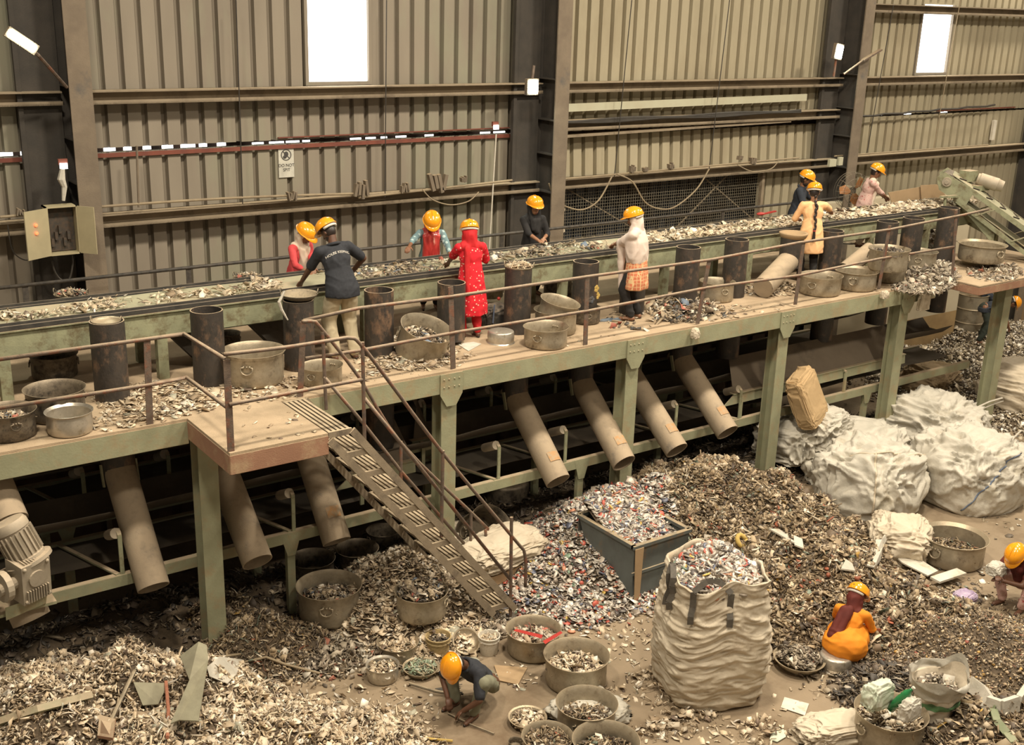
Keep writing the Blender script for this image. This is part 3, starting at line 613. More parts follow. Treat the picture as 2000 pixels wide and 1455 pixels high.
brk2 = [PY(a, b, 13.0).x for a, b in ((170, 1010), (335, 975), (500, 930), (700, 880), (830, 850), (960, 815), (1085, 790), (1250, 760))]
low_conv(13.0, 14.2, 1.32, 'lower conveyor under the deck standing behind the front one', .6, 17.5, [3, 8, 12.5, 16], brk2, 1.80)
# skirt boards over the lower belts
def skirt(p, q, y, label, hgt=.16):
    a_, b_ = PY(*p, y), PY(*q, y); z = (a_.z+b_.z)/2
    r = thing('skirt_board', label, 'skirt board', (a_.x, y, z-hgt))
    part('board', MB().add([(a_.x, y, z-hgt), (b_.x, y, z-hgt), (b_.x, y+.02, z), (a_.x+.25, y+.02, z), (a_.x, y+.015, z-hgt), (b_.x, y+.015, z-hgt), (b_.x, y+.04, z), (a_.x+.25, y+.04, z)], [(0, 1, 2, 3), (4, 7, 6, 5), (3, 2, 6, 7), (0, 3, 7, 4), (1, 5, 6, 2), (0, 4, 5, 1)]).bb(a_.x+.2, b_.x, y, y+.1, z-.005, z+.01), 'green_paint', r, world=True)
    part('tan_side', MB().add([(a_.x+.25, y+.06, z), (b_.x, y+.06, z), (b_.x, y+.55, z+.40), (a_.x+.6, y+.55, z+.40)], [(0, 1, 2, 3)]), 'belt_tan', r, world=True)
    x = a_.x+.35
    while x < b_.x:
        part('support', MB().bar((x, y-.03, z-.05), (x, y-.03, zR), .05, .03, (0, 1, 0)).bar((x, y-.03, z-.05), (x, y+.03, z-.02), .05, .03), 'green_paint', r, world=True); x += 1.25
skirt((1415, 778), (1770, 690), YR+.06, 'green skirt board beside the front lower belt at the right')
skirt((655, 930), (812, 905), YR+.3, 'green skirt board beside the front lower belt behind the stairs')
skirt((780, 870), (845, 855), 12.4, 'short green skirt board far under the deck behind the stairs')
# ------------------------------------------------------------------ pots, pans, woks, buckets
def ring_handle(mb, R, z, ang, s=.19, drop=.0):
    """a bail ring with its riveted bracket on the pot wall at angle ang"""
    c = Vector((math.cos(ang), math.sin(ang), 0)); t = Vector((-c.y, c.x, 0)); o = c*(R*1.0)+Vector((0, 0, z))
    pts = [o+t*(s*math.cos(a))+c*(.035+.05*(1-math.sin(a)) if False else .03+.03*abs(math.sin(a)))+Vector((0, 0, -s*.95*math.sin(a))) for a in [math.pi*i/10-.25*(1 if i == 0 else -1 if i == 10 else 0) for i in range(11)]]
    mb.tube([o+t*s*.45+c*.02+Vector((0, 0, s*.28))]+pts+[o-t*s*.45+c*.02+Vector((0, 0, s*.28))], .026, 7)
    mb.box(o+c*.01+Vector((0, 0, s*.35)), (.06, .06, .05)).box(o+c*.012+t*s*.5+Vector((0, 0, s*.3)), (.05, .05, .09)).box(o+c*.012-t*s*.5+Vector((0, 0, s*.3)), (.05, .05, .09)); return mb
def pot_proto(h, m, nh=2, lip=.08, wob=0, thick=.03, belly=0, seed=0):
    r = thing('cooking_pot', 'proto', 'pot'); w = 1-lip
    prof = [(.02, 0), (w*.88, 0), (w*.96, h*.04), (w*1.0, h*.12), (w*(1+belly), h*.5), (w, h*.9), (1, h), (1, h+.012), (.985, h+.016), (w-thick, h*.9), (w*(1+belly)-thick, h*.5), (w-thick, h*.14), (w*.9-thick, h*.05), (.02, h*.045)]
    part('body', MB().lathe(prof, 40, wob=wob, seed=seed), m, r, 'auto')
    for i in range(nh):
        part('handle', ring_handle(MB(), w*(1+belly), h*.66, math.pi*i), m, r, True)
    return r
def wok_proto(m='iron'):
    r = thing('wok', 'proto', 'wok'); h = .42
    prof = [(.02, 0), (.35, .02), (.62, .09), (.82, .2), (.95, .34), (1, h), (.985, h+.02), (.92, .345), (.8, .23), (.6, .125), (.33, .055), (.02, .035)]
    part('body', MB().lathe(prof, 36), m, r, True)
    for i in range(2):
        a = math.pi*i; c = Vector((math.cos(a), math.sin(a), 0)); t = Vector((-c.y, c.x, 0)); o = c*.96+Vector((0, 0, h-.02))
        part('handle', MB().tube([o+t*.17*math.cos(q)+Vector((0, 0, .30*math.sin(q)))+c*.05*math.sin(q) for q in [math.pi*k/10 for k in range(11)]], .028, 7), m, r, True)
    return r
def bowl_proto(m='aluminium'):
    r = thing('basin', 'proto', 'basin'); h = .38
    prof = [(.02, 0), (.55, .0), (.72, .05), (.9, .27), (.93, h-.02), (1, h), (1, h+.02), (.9, h-.02), (.86, .26), (.68, .07), (.5, .03), (.02, .025)]
    part('body', MB().lathe(prof, 36), m, r, 'auto'); return r
def bucket_proto(m):
    r = thing('bucket', 'proto', 'bucket'); h = 2.1
    prof = [(.02, 0), (.80, 0), (.82, .05), (.93, h*.72), (.99, h*.73), (.99, h*.78), (.94, h*.80), (.95, h*.9), (1, h*.91), (1.0, h), (.94, h), (.88, h*.9), (.76, .06), (.02, .06)]
    part('body', MB().lathe(prof, 36), m, r, 'auto'); part('rim_band', MB().lathe([(1.0, h*.94), (1.03, h*.95), (1.03, h*.99), (1.0, h)], 36, closed=True), m, r, 'auto'); return r
P_ALU = pot_proto(1.05, 'aluminium'); P_SOOT = pot_proto(1.0, 'aluminium_sooty'); P_CLEAN = pot_proto(.95, 'alu_clean', 0, belly=.03)
P_PLAIN = pot_proto(.98, 'aluminium', 0); P_DENT = pot_proto(.85, 'aluminium', wob=.045, seed=2, lip=.06); P_LOW = pot_proto(.72, 'aluminium', 2); P_SHALL = pot_proto(.6, 'aluminium', 0, belly=.04); P_TALL = pot_proto(1.35, 'aluminium', 0)
P_WOK = wok_proto(); P_WOKA = wok_proto('aluminium'); P_BOWL = bowl_proto(); P_BKT = bucket_proto('bucket_tan'); P_BKW = bucket_proto('white_plastic')
PROTOS = [P_ALU, P_SOOT, P_CLEAN, P_PLAIN, P_DENT, P_LOW, P_SHALL, P_TALL, P_WOK, P_WOKA, P_BOWL, P_BKT, P_BKW]
HR = {P_ALU.name: 1.05, P_SOOT.name: 1.0, P_CLEAN.name: .95, P_PLAIN.name: .98, P_DENT.name: .85, P_LOW.name: .72, P_SHALL.name: .6, P_TALL.name: 1.35, P_WOK.name: .42, P_WOKA.name: .42, P_BOWL.name: .38, P_BKT.name: 2.1, P_BKW.name: 2.1}
def depth(P): return -(RM.transposed() @ (Vector(P)-Vector((0, 0, HC)))).z
FILLS = []
def put(proto, x0, x1, yc, zb, label, hand=None, tilt=(0, 0), fill=None, hz=1.0, group=None, Y=None):
    """stand a pot so that its rim spans pixels x0..x1 round row yc; zb = height of what it stands on"""
    cx = (x0+x1)/2; R = .3; h = HR[proto.name]*hz
    for _ in range(5):
        P = PZ(cx, yc, zb+h*R) if Y is None else PY(cx, yc, Y); R = (x1-x0)/2*depth(P)/F_
    if Y is not None: zb = P.z-h*R
    nm = proto.name.split('.')[0].replace('_', ' ').replace('cooking ', ''); group = group or (nm+'s and pans on the deck' if zb > 2 else nm+'s standing on the shop floor')
    rz = 0 if hand is None else math.atan2(P.y, P.x)+math.pi+hand
    o = dup(proto, (P.x, P.y, zb), rz, (R, R, R*hz), label, group); o.rotation_euler = (tilt[0], tilt[1], rz)
    if fill: FILLS.append((o, R, h*R, fill))
    return o
D = ZD
# on the deck (hand: handle angle from the direction of the camera)
put(P_SOOT, -40, 68, 800, D, 'sooty pot with a ring handle cut by the left edge of the deck', .25, fill=('mixed', .55))
put(P_SOOT, 47, 165, 758, D, 'sooty pot behind the small clean pot at the left end of the deck', 1.9)
put(P_CLEAN, 88, 180, 802, D, 'small clean silver pot at the left edge of the deck')
put(P_SOOT, 57, 150, 690, D, 'blackened pot under the belt at the left end', 1.5)
put(P_ALU, 433, 557, 683, D, 'big silver pot with a heavy ring handle behind the landing railing', -.25)
put(P_DENT, 586, 671, 713, D, 'dented grey pot standing beside the top of the stairs', -.55)
put(P_ALU, 763, 870, 632, D, 'big tilted pot with scraps left of the woman in the red tunic', 1.6, (R_(14), R_(16)), ('mixed', .55), hz=1.15)
put(P_ALU, 1042, 1130, 604, D, 'pot under the stacked one near the flower sticker pipe', -.6)
put(P_PLAIN, 1046, 1127, 586, D+.17, 'tilted empty pot stacked on another near the flower sticker pipe', None, (R_(10), R_(8)))
put(P_DENT, 1022, 1113, 637, D, 'dented oval pot with a ring handle in front of the stacked pots', -.4)
put(P_ALU, 1366, 1437, 549, D, 'grey pot with a reddish handle right of the scrap pile on the deck', .5)
put(P_DENT, 1562, 1648, 537, D, 'square dented pot with a ring handle below the woman in the peach tunic', -.4)
put(P_LOW, 1630, 1716, 528, D, 'low pot with a ring handle right of the square dented pot', -.1, hz=1.15)
put(P_ALU, 1704, 1772, 510, D, 'lower one of the two tall nested pots on the deck', 1.4, hz=1.1)
put(P_ALU, 1697, 1778, 485, D+.28, 'upper tall nested pot with dark scraps inside', 1.5, fill=('dark', .8))
put(P_ALU, 1766, 1832, 490, D, 'pot with a round handle right of the tall nested pots', -.1)
put(P_SOOT, 420, 470, 650, D, 'blackened pot under the belt behind the big silver pot', 1.2)
put(P_SOOT, 1115, 1175, 600, D, 'dark pot between the flower sticker pipe and the woman in the shawl', .2)
put(P_SOOT, 1060, 1120, 545, D, 'dark pot under the belt behind the stacked pots', 1.6)
put(P_LOW, 930, 985, 560, D+.12, 'dark wide pan under the belt right of the woman in red', 1.5)
# woks on and beside the belt
put(P_WOKA, 178, 236, 625, 3.86, 'shallow iron wok lying on the leftmost waste pipe', 1.3, Y=PYC)
put(P_WOK, 548, 621, 573, 3.9, 'iron wok on the pipe under the hand of the man in navy', 1.4, Y=PYC)
put(P_WOKA, 985, 1043, 519, 3.9, 'dusty pan jammed on top of a waste pipe', 1.4, Y=PYC, fill=('pale', .9))
put(P_WOK, 106, 171, 573, 3.8, 'iron wok with scraps on the back edge of the belt at the left', 1.2, Y=13.75, fill=('mixed', .9))
put(P_WOK, 455, 511, 540, 3.8, 'iron wok with scraps on the back edge of the belt behind the man in navy', 1.2, Y=13.75, fill=('mixed', .9))
# on the shop floor
put(P_ALU, 578, 707, 1142, .16, 'big dull pot with reddish inside standing on the floor beam', -.1, fill=('mixed', .55))
put(P_SOOT, 766, 878, 1200, 0, 'dark wide pot under the heaped pale pot below the stairs', .9, hz=.7, fill=('dark', .9))
o = put(P_ALU, 770, 876, 1152, .34, 'pale pot heaped with scraps, stacked on the dark pot below the stairs', 1.25, fill=('mixed', 1.05), hz=.95)
put(P_PLAIN, 735, 818, 1252, 0, 'small pot of pale scraps left of the brown bucket', hz=.85, fill=('pale', .6))
put(P_CLEAN, 714, 780, 1297, 0, 'smallest round pot of pale scraps at the left of the squatting man', fill=('pale', .6))
put(P_BKT, 831, 881, 1241, 0, 'dirty brown plastic bucket behind the squatting man', hz=.8, fill=('dark', .7))
put(P_BKW, 934, 977, 1240, 0, 'dirty white plastic bucket behind the squatting man', hz=.85, fill=('pale', .72))
put(P_BOWL, 786, 858, 1302, 0, 'basin of greenish scraps beside the squatting man', fill=('green', .75))
put(P_BOWL, 857, 915, 1308, 0, 'basin half hidden behind the squatting man', fill=('dark', .6))
o = put(P_BOWL, 881, 937, 1246, .08, 'tilted dusty basin between the two buckets', tilt=(R_(38), R_(-12)), fill=None)
put(P_PLAIN, 987, 1097, 1228, 0, 'grey pot with red strips hanging over its rim at the foot of the stairs', hz=.92, fill=('redstrip', .55))
put(P_PLAIN, 1061, 1192, 1278, 0, 'large grey pot of foil scraps right of the white bucket', hz=.95, fill=('pale', .5))
put(P_ALU, 1085, 1208, 1372, 0, 'large pot set on a white sack at the bottom of the picture', 2.9, fill=('brown', .45))
put(P_BOWL, 992, 1069, 1400, 0, 'shallow basin with a few scraps left of the large pot on the white sack', fill=('pale', .45))
put(P_PLAIN, 1018, 1121, 1437, 0, 'grey pot of wiry scraps at the bottom edge, left one of two', fill=('brown', .75))
put(P_PLAIN, 1117, 1251, 1445, 0, 'grey pot at the bottom edge, right one of two', fill=('brown', .5))
put(P_SOOT, 992, 1022, 1447, 0, 'tiny black bowl at the bottom edge', None)
put(P_LOW, 1801, 1929, 1046, 0, 'wide grey pot with few scraps on the floor by the white bags', None, hz=1.15, fill=('brown', .35))
put(P_ALU, 1670, 1812, 1388, 0, 'large pot holding plastic scraps and a green bottle at the lower right', 2.3, fill=('pale', .8))
put(P_BOWL, 1511, 1612, 1285, 0, 'wide basin full of grey scraps left of the squatting woman in orange', fill=('grey', .95))
put(P_SOOT, 268, 328, 1186, 0, 'small dark bucket shaped pot in shadow below the long grey chute', None, fill=None)
put(P_SOOT, 565, 655, 1090, .1, 'dark round pot in shadow behind the floor beam', .2)
put(P_SOOT, 655, 740, 1070, .1, 'dark wide pot in shadow behind the chute end', .4)
put(P_SOOT, 715, 780, 1035, .05, 'black pot in shadow under the stairs', None)
put(P_SOOT, 870, 985, 1005, .2, 'big dark tilted pot behind the flattened sack', None, (R_(50), R_(20)))
put(P_SOOT, 1060, 1110, 1000, .3, 'round pot lid on the scrap right of the flattened sack', None, hz=.2)
def seat(x, y, zb, label, s, rot=math.pi):
    P = PZ(x, y, zb); o = dup(P_CLEAN, (P.x, P.y, zb+s*.85), 0, (s, s, s*.9), label); o.rotation_euler = (math.pi, 0, 0); return o
seat(978, 668, D, 'upturned small silver pan on the deck right of the woman in red', .19)
seat(1630, 1302, 0, 'upturned silver pan under the squatting woman in orange', .2)
P = PZ(985, 985, 0); o = dup(P_SOOT, (P.x, P.y, .42), 0, .4, 'dark upturned pot on a slab behind the caps pile'); o.rotation_euler = (math.pi, 0, 0)
# right platform
RZ = ZD-.04; c = PZ(1966, 549, RZ)
r = thing('rusty_platform', 'small rusty steel platform on a green post at the right edge', 'platform', (c.x, c.y, 0))
xa = PZ(1875, 550, RZ).x
part('top_plate', MB().bb(xa, c.x+2.6, c.y, 12.7, RZ-.02, RZ), 'deck_dust', r, world=True)
part('edge_beam', channel(channel(MB(), (xa, c.y, RZ), (c.x+2.6, c.y, RZ), .13), (xa, c.y, RZ), (xa, 12.4, RZ), .13, .07, (1, 0, 0)), 'rusty_pink', r, world=True)
x = PY(1940, 700, c.y+.3).x; part('leg', MB().bb(x-.11, x+.11, c.y+.2, c.y+.21, 0, RZ-.18).bb(x-.006, x+.006, c.y+.21, c.y+.42, 0, RZ-.18).bb(x-.11, x+.11, c.y+.42, c.y+.43, 0, RZ-.18), 'green_paint', r, world=True)
put(P_LOW, 1873, 1966, 476, RZ+.12, 'wide grey pot on a sheet on the rusty platform at the right', .9)
# ------------------------------------------------------------------ scrap
colmat('scrap', .65); colmat('scrap_shiny', .45, .15)
def proto_list():
    a = [i*2*math.pi/5 for i in range(5)]; rr = [1, .75, 1.1, .8, .95]
    top = [(rr[i]*math.cos(a[i]), rr[i]*math.sin(a[i])*.75, .06+.18*math.cos(a[i])**2) for i in range(5)]; bot = [(x, y, z-.12) for x, y, z in top]
    chip = (top+bot, [(0, 1, 2, 3, 4), (9, 8, 7, 6, 5)]+[(i, 5+i, 5+(i+1) % 5, (i+1) % 5) for i in range(5)])
    v = []; 
    for i, (x, z) in enumerate(((-1.7, 0), (-.7, .35), (.5, .3), (1.6, -.15))): v += [(x, -.24, z), (x, .24, z+.05), (x+.1, 0, z-.09)]
    f = [(3*i+j, 3*i+3+j, 3*i+3+(j+1) % 3, 3*i+(j+1) % 3) for i in range(3) for j in range(3)]+[(0, 1, 2), (11, 10, 9)]
    strip = (v, f)
    b = [i*2*math.pi/8 for i in range(8)]
    cap = ([(.85*math.cos(t), .85*math.sin(t), .16) for t in b]+[(1.0*math.cos(t), 1.0*math.sin(t), -.12) for t in b], [tuple(range(8)), tuple(range(15, 7, -1))]+[(i, 8+i, 8+(i+1) % 8, (i+1) % 8) for i in range(8)])
    lump = ([(-.6, -.5, -.4), (.7, -.4, -.3), (.5, .6, -.4), (-.7, .4, -.35), (-.3, -.4, .45), (.5, -.2, .3), (.3, .5, .5), (-.5, .2, .35)], [(0, 3, 2, 1), (4, 5, 6, 7), (0, 1, 5, 4), (1, 2, 6, 5), (2, 3, 7, 6), (3, 0, 4, 7)])
    sheet_ = ([(-1.3, -.8, 0), (-.2, -1, .4), (1.2, -.7, .1), (1.3, .6, .35), (.1, .9, .05), (-1.1, .8, .45)]+[(-1.3, -.8, -.05), (-.2, -1, .35), (1.2, -.7, .05), (1.3, .6, .3), (.1, .9, 0), (-1.1, .8, .4)], [(0, 1, 4, 5), (1, 2, 3, 4), (6, 11, 10, 7), (7, 10, 9, 8)]+[(i, 6+i, 6+(i+1) % 6, (i+1) % 6) for i in range(6)])
    return dict(chip=chip, strip=strip, cap=cap, lump=lump, sheet=sheet_)
PL = proto_list()
PAL = dict(
 mixed=[((.42, .33, .22), 4), ((.30, .23, .15), 4), ((.55, .46, .34), 3), ((.16, .12, .085), 4), ((.66, .60, .50), 2), ((.10, .09, .08), 3), ((.40, .12, .08), .5), ((.18, .22, .28), .5)],
 pale=[((.62, .50, .35), 6), ((.72, .61, .46), 5), ((.50, .39, .26), 4), ((.34, .25, .16), 2.4), ((.76, .69, .58), 2.2), ((.17, .12, .085), 1.3), ((.40, .38, .29), .5)],
 brown=[((.28, .205, .125), 6), ((.40, .305, .19), 5), ((.17, .12, .075), 5), ((.54, .44, .31), 3), ((.10, .075, .055), 3), ((.68, .60, .48), 1.3), ((.40, .13, .07), .25), ((.52, .32, .08), .12), ((.22, .26, .20), .5)],
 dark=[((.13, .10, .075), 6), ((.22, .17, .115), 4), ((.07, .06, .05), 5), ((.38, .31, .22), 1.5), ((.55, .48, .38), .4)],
 caps=[((.60, .54, .46), 5), ((.48, .42, .35), 4), ((.30, .25, .20), 4), ((.42, .09, .06), 1.3), ((.55, .25, .15), .9), ((.14, .15, .20), 1.3), ((.70, .66, .60), 3), ((.55, .38, .10), .3), ((.13, .11, .10), 3), ((.20, .28, .20), .3)],
 grey=[((.36, .30, .22), 5), ((.24, .19, .14), 4), ((.50, .43, .33), 3), ((.12, .095, .07), 3), ((.62, .56, .46), 2), ((.35, .13, .08), .4)],
 green=[((.33, .42, .28), 4), ((.48, .52, .40), 3), ((.40, .33, .22), 4), ((.22, .26, .17), 2)],
 dust=[((.46, .35, .22), 1)],
 redstrip=[((.58, .50, .40), 5), ((.40, .30, .2), 4), ((.45, .14, .10), 1.5), ((.2, .15, .1), 2)],
 fine=[((.34, .25, .155), 5), ((.20, .145, .095), 5), ((.48, .38, .25), 3), ((.10, .08, .06), 3), ((.50, .30, .09), .5), ((.30, .09, .06), .3), ((.6, .54, .44), .8)],
 shiny=[((.52, .44, .32), 5), ((.30, .24, .16), 4), ((.78, .72, .62), 3.5), ((.12, .095, .07), 4)])
def rotm(yaw, tx, ty):
    cy, sy, ca, sa, cb, sb = np.cos(yaw), np.sin(yaw), np.cos(tx), np.sin(tx), np.cos(ty), np.sin(ty); o = np.zeros_like(yaw); l = o+1
    Rz = np.stack([cy, -sy, o, sy, cy, o, o, o, l], -1).reshape(-1, 3, 3); Rx = np.stack([l, o, o, o, ca, -sa, o, sa, ca], -1).reshape(-1, 3, 3); Ry = np.stack([cb, o, sb, o, l, o, -sb, o, cb], -1).reshape(-1, 3, 3)
    return Rx @ Ry @ Rz
def scraps(name, pts, size, pal, mix, label=None, cat='scrap', tilt=.6, parent=None, mat_='scrap', base=None, loc=None, smin=.55, smax=1.6, nrm=None):
    """one mesh of many small pieces; pts (N,3) world; mix: {'chip': w, ...}; base: optional (verts, faces) mound under them"""
    pts = np.asarray(pts); N = len(pts); ks = list(mix); pw = np.array([mix[k] for k in ks], float); pw /= pw.sum(); which = nr.choice(len(ks), N, p=pw)
    cols = np.array([c for c, w in PAL[pal]]); cw = np.array([w for c, w in PAL[pal]], float); cw /= cw.sum()
    V = []; C = []; LP = []; LT = []; MI = []; off = 0
    if base is not None:
        bv, bf = base; V.append(np.asarray(bv)); C.append(np.tile([.1, .08, .06, 1], (len(bv), 1))); bf = np.asarray(bf); LP.append(bf.ravel()); LT.append(np.full(len(bf), bf.shape[1])); MI.append(np.full(len(bf), 1)); off = len(bv)
    for k, key in enumerate(ks):
        idx = np.where(which == k)[0]; n = len(idx)
        if not n: continue
        pv, pf = PL[key]; pv = np.array(pv, float); K = len(pv)
        s = size*np.exp(nr.normal(0, .38, n)).clip(smin, smax*1.4)
        an = np.stack([nr.uniform(.7, 1.3, n), nr.uniform(.65, 1.25, n), nr.uniform(.7, 1.3, n)], -1)
        Rm = rotm(nr.uniform(0, 6.283, n), nr.normal(0, tilt, n), nr.normal(0, tilt, n))
        P = np.einsum('nij,nkj->nki', Rm, pv[None]*an[:, None]*s[:, None, None])+pts[idx][:, None]
        V.append(P.reshape(-1, 3)); c = cols[nr.choice(len(cols), n, p=cw)]*nr.uniform(.72, 1.22, (n, 1)); c = np.concatenate([c.clip(0, 1), np.ones((n, 1))], 1); C.append(np.repeat(c, K, 0))
        base_off = off+np.arange(n)*K
        for f in pf: pass
        fl = np.concatenate([np.array(f) for f in pf]); LP.append((fl[None]+base_off[:, None]).ravel()); LT.append(np.tile([len(f) for f in pf], n)); MI.append(np.zeros(n*len(pf), int)); off += n*K
    V = np.concatenate(V); C = np.concatenate(C); LP = np.concatenate(LP); LT = np.concatenate(LT); MI = np.concatenate(MI)
    L = np.array(loc if loc is not None else [V[:, 0].mean(), V[:, 1].mean(), V[:, 2].min()]); V = V-L
    me = bpy.data.meshes.new(name); me.vertices.add(len(V)); me.vertices.foreach_set('co', V.ravel()); me.loops.add(len(LP)); me.loops.foreach_set('vertex_index', LP.astype(np.int32))
    me.polygons.add(len(LT)); me.polygons.foreach_set('loop_start', np.concatenate([[0], np.cumsum(LT)[:-1]]).astype(np.int32)); me.polygons.foreach_set('loop_total', LT.astype(np.int32))
    me.materials.append(MATS[mat_]); me.materials.append(MATS['heap_base']); me.polygons.foreach_set('material_index', MI.astype(np.int32))
    me.update(calc_edges=True); at = me.color_attributes.new('Col', 'FLOAT_COLOR', 'POINT'); at.data.foreach_set('color', C.ravel().astype(np.float32)); me.validate()
    o = bpy.data.objects.new(name, me); COL.objects.link(o); o.location = tuple(L)
    if parent is not None: o.parent = parent
    if label: tagp(o, label, cat, None, 'stuff')
    return o
# fillings of the pots
for o, R, h, (pal, fr) in FILLS:
    n = int(340*max(.4, (R/.3))**1.2); 
    if pal == 'dust': n = 90
    rad = R*.86*np.sqrt(nr.uniform(0, 1, n)); th = nr.uniform(0, 6.283, n); w = o.name.startswith(('wok', 'basin'))
    z = h*fr*.93+nr.uniform(.0, .03, n)+.12*R*(1-(rad/(R*.86))**2)*(2.2 if fr > .9 else 1.0)
    if w: rad *= .93; z = np.maximum(z, h*(rad/R)**2*.9+.01)
    M3 = o.rotation_euler.to_matrix(); Mx = np.array(M3); P = np.stack([rad*np.cos(th), rad*np.sin(th), z], -1)
    k = 26; rr = R*(.80 if not w else .72); bv = [(0, 0, h*fr*.93+.06*R)]+[(rr*math.cos(2*math.pi*i/k), rr*math.sin(2*math.pi*i/k), h*fr*.90) for i in range(k)]; bf = [(0, 1+i, 1+(i+1) % k) for i in range(k)]
    loc = np.array(o.location); P = P @ Mx.T+loc; bv = np.array(bv) @ Mx.T+loc
    kind = {'pale': {'chip': 4, 'sheet': 3, 'strip': 3}, 'brown': {'strip': 6, 'chip': 3, 'lump': 1}, 'dust': {'lump': 1}, 'green': {'strip': 5, 'chip': 2}}.get(pal, {'chip': 4, 'strip': 3, 'lump': 2, 'sheet': 2})
    scraps('scrap_filling', P, .024 if R > .2 else .018, pal, kind, 'scraps in the '+o['label'], 'scrap', base=(bv, bf), loc=loc)
for p in PROTOS:
    def rm(o):
        for c in list(o.children): rm(c)
        bpy.data.objects.remove(o)
    rm(p)
# mounds
def hfun(bumps, seed=0, amp=.05):
    rs = np.random.RandomState(seed); ks = rs.normal(0, 1, (9, 2)); ks /= np.linalg.norm(ks, axis=1, keepdims=True); ks *= rs.uniform(4, 16, (9, 1)); ph = rs.uniform(0, 6.28, 9)
    def f(x, y):
        h = np.full(np.shape(x), -1.0)
        for b in bumps:
            cx, cy, hh, rx, ry, an = b[:6]; p = b[6] if len(b) > 6 else 1.15
            dx, dy = x-cx, y-cy; u = (dx*math.cos(an)+dy*math.sin(an))/rx; v = (-dx*math.sin(an)+dy*math.cos(an))/ry; d = np.sqrt(u*u+v*v)
            h = np.maximum(h, hh*(1-np.power(d, p)))
        nz_ = sum(np.sin(k[0]*x+k[1]*y+q) for k, q in zip(ks, ph))/9*amp*3
        return np.where(h > -.15, h+nz_*np.clip(h*3+.3, 0, 1), h)
    return f
ALLH = []
def heap(name, label, bumps, n, size, pal, mix, seed=0, amp=.05, tilt=.6, fringe=.06, mat_='scrap', cut=None, depthz=.03, zbase=0.0):
    f = hfun(bumps, seed, amp); ALLH.append(f)
    x0 = min(b[0]-max(b[3], b[4])*1.15 for b in bumps); x1 = max(b[0]+max(b[3], b[4])*1.15 for b in bumps); y0 = min(b[1]-max(b[3], b[4])*1.15 for b in bumps); y1 = max(b[1]+max(b[3], b[4])*1.15 for b in bumps)
    st = .07; gx = np.arange(x0, x1, st); gy = np.arange(y0, y1, st); GX, GY = np.meshgrid(gx, gy, indexing='ij'); H = f(GX, GY); nx, ny = H.shape
    if cut: H = np.where(cut(GX, GY), H, -1)
    idx = np.arange(nx*ny).reshape(nx, ny); q = np.stack([idx[:-1, :-1], idx[1:, :-1], idx[1:, 1:], idx[:-1, 1:]], -1).reshape(-1, 4); hv = H.ravel(); keep = (hv[q] > 0).any(1); q = q[keep]
    us = np.unique(q); mp = -np.ones(nx*ny, int); mp[us] = np.arange(len(us)); bv = np.stack([GX.ravel()[us], GY.ravel()[us], np.maximum(hv[us], 0)+zbase+.004], -1); bf = mp[q]
    P = []
    while sum(map(len, P)) < n:
        x = nr.uniform(x0, x1, n*2); y = nr.uniform(y0, y1, n*2); h = f(x, y); ok = (h > 0) | ((h > -fringe) & (nr.uniform(0, 1, n*2) < .35)) | ((h > -fringe*4) & (nr.uniform(0, 1, n*2) < .05))
        if cut: ok &= cut(x, y)
        P.append(np.stack([x, y, np.maximum(h, 0)+nr.uniform(0, depthz, n*2)+size*.35+zbase], -1)[ok])
    P = np.concatenate(P)[:n]
    return scraps(name, P, size, pal, mix, label, 'scrap heap', tilt, mat_=mat_, base=(bv, bf) if max(b[2] for b in bumps) > .14 else None)
def B(px, py, z, r1, r2=None, an=0, p=1.15, h=None):
    c = PZ(px, py, z); return (c.x, c.y, h or z, r1, r2 or r1, an, p)
nodump = None
heap('scrap_heap', 'large pale heap of shredded scrap in the lower left foreground', [B(60, 1330, 1.05, 1.9, 2.0), B(240, 1275, 1.05, 1.4, 1.5), B(380, 1290, .95, 1.1, 1.4), B(330, 1420, .9, 1.8, 1.6), B(500, 1400, .65, 1.3, 1.2), B(640, 1440, .42, 1.1, 1.0), B(150, 1600, .9, 2.4, 1.6), B(480, 1600, .6, 2.0, 1.3)],
     42000, .0245, 'pale', {'chip': 4, 'strip': 5, 'lump': 2, 'sheet': 2}, 1, .06, .75)
heap('scrap_heap', 'small wiry brown heap at the foot of the first deck post', [B(500, 1195, .5, .75, .7), B(560, 1240, .25, .8, .5), B(430, 1170, .35, .6, .5)], 5000, .022, 'brown', {'strip': 6, 'chip': 3, 'lump': 1, 'sheet': 1}, 2, .05, .8)
heap('scrap_heap', 'pale cone of flat scraps under the stairs', [B(790, 1075, .85, 1.15, 1.2), B(800, 1140, .55, 1.0, .9), B(870, 1150, .35, .7, .6)], 8000, .025, 'pale', {'chip': 6, 'sheet': 3, 'strip': 1}, 3, .05, .5)
heap('scrap_heap', 'shiny foil litter on the floor below the big dull pot', [B(650, 1255, .12, 1.2, .5, -.3, 2), B(560, 1270, .1, .8, .4, -.3, 2), B(900, 1215, .10, .6, .4, 0, 2)], 3200, .026, 'grey', {'sheet': 4, 'chip': 3, 'strip': 3}, 4, .03, .7)
heap('caps_heap', 'heap of red, white and silver bottle caps right of the stairs', [B(1190, 962, .85, 2.0, 1.35, .45), B(1080, 1060, .42, 1.3, .9, .3), B(1290, 930, .95, 1.3, 1.2), B(1000, 1130, .12, .9, .5, .2, 2), B(1160, 1150, .10, 1.0, .6, 0, 2)],
     18000, .0245, 'caps', {'cap': 7, 'chip': 2, 'sheet': 1}, 5, .04, .5, mat_='scrap_shiny', fringe=.05)
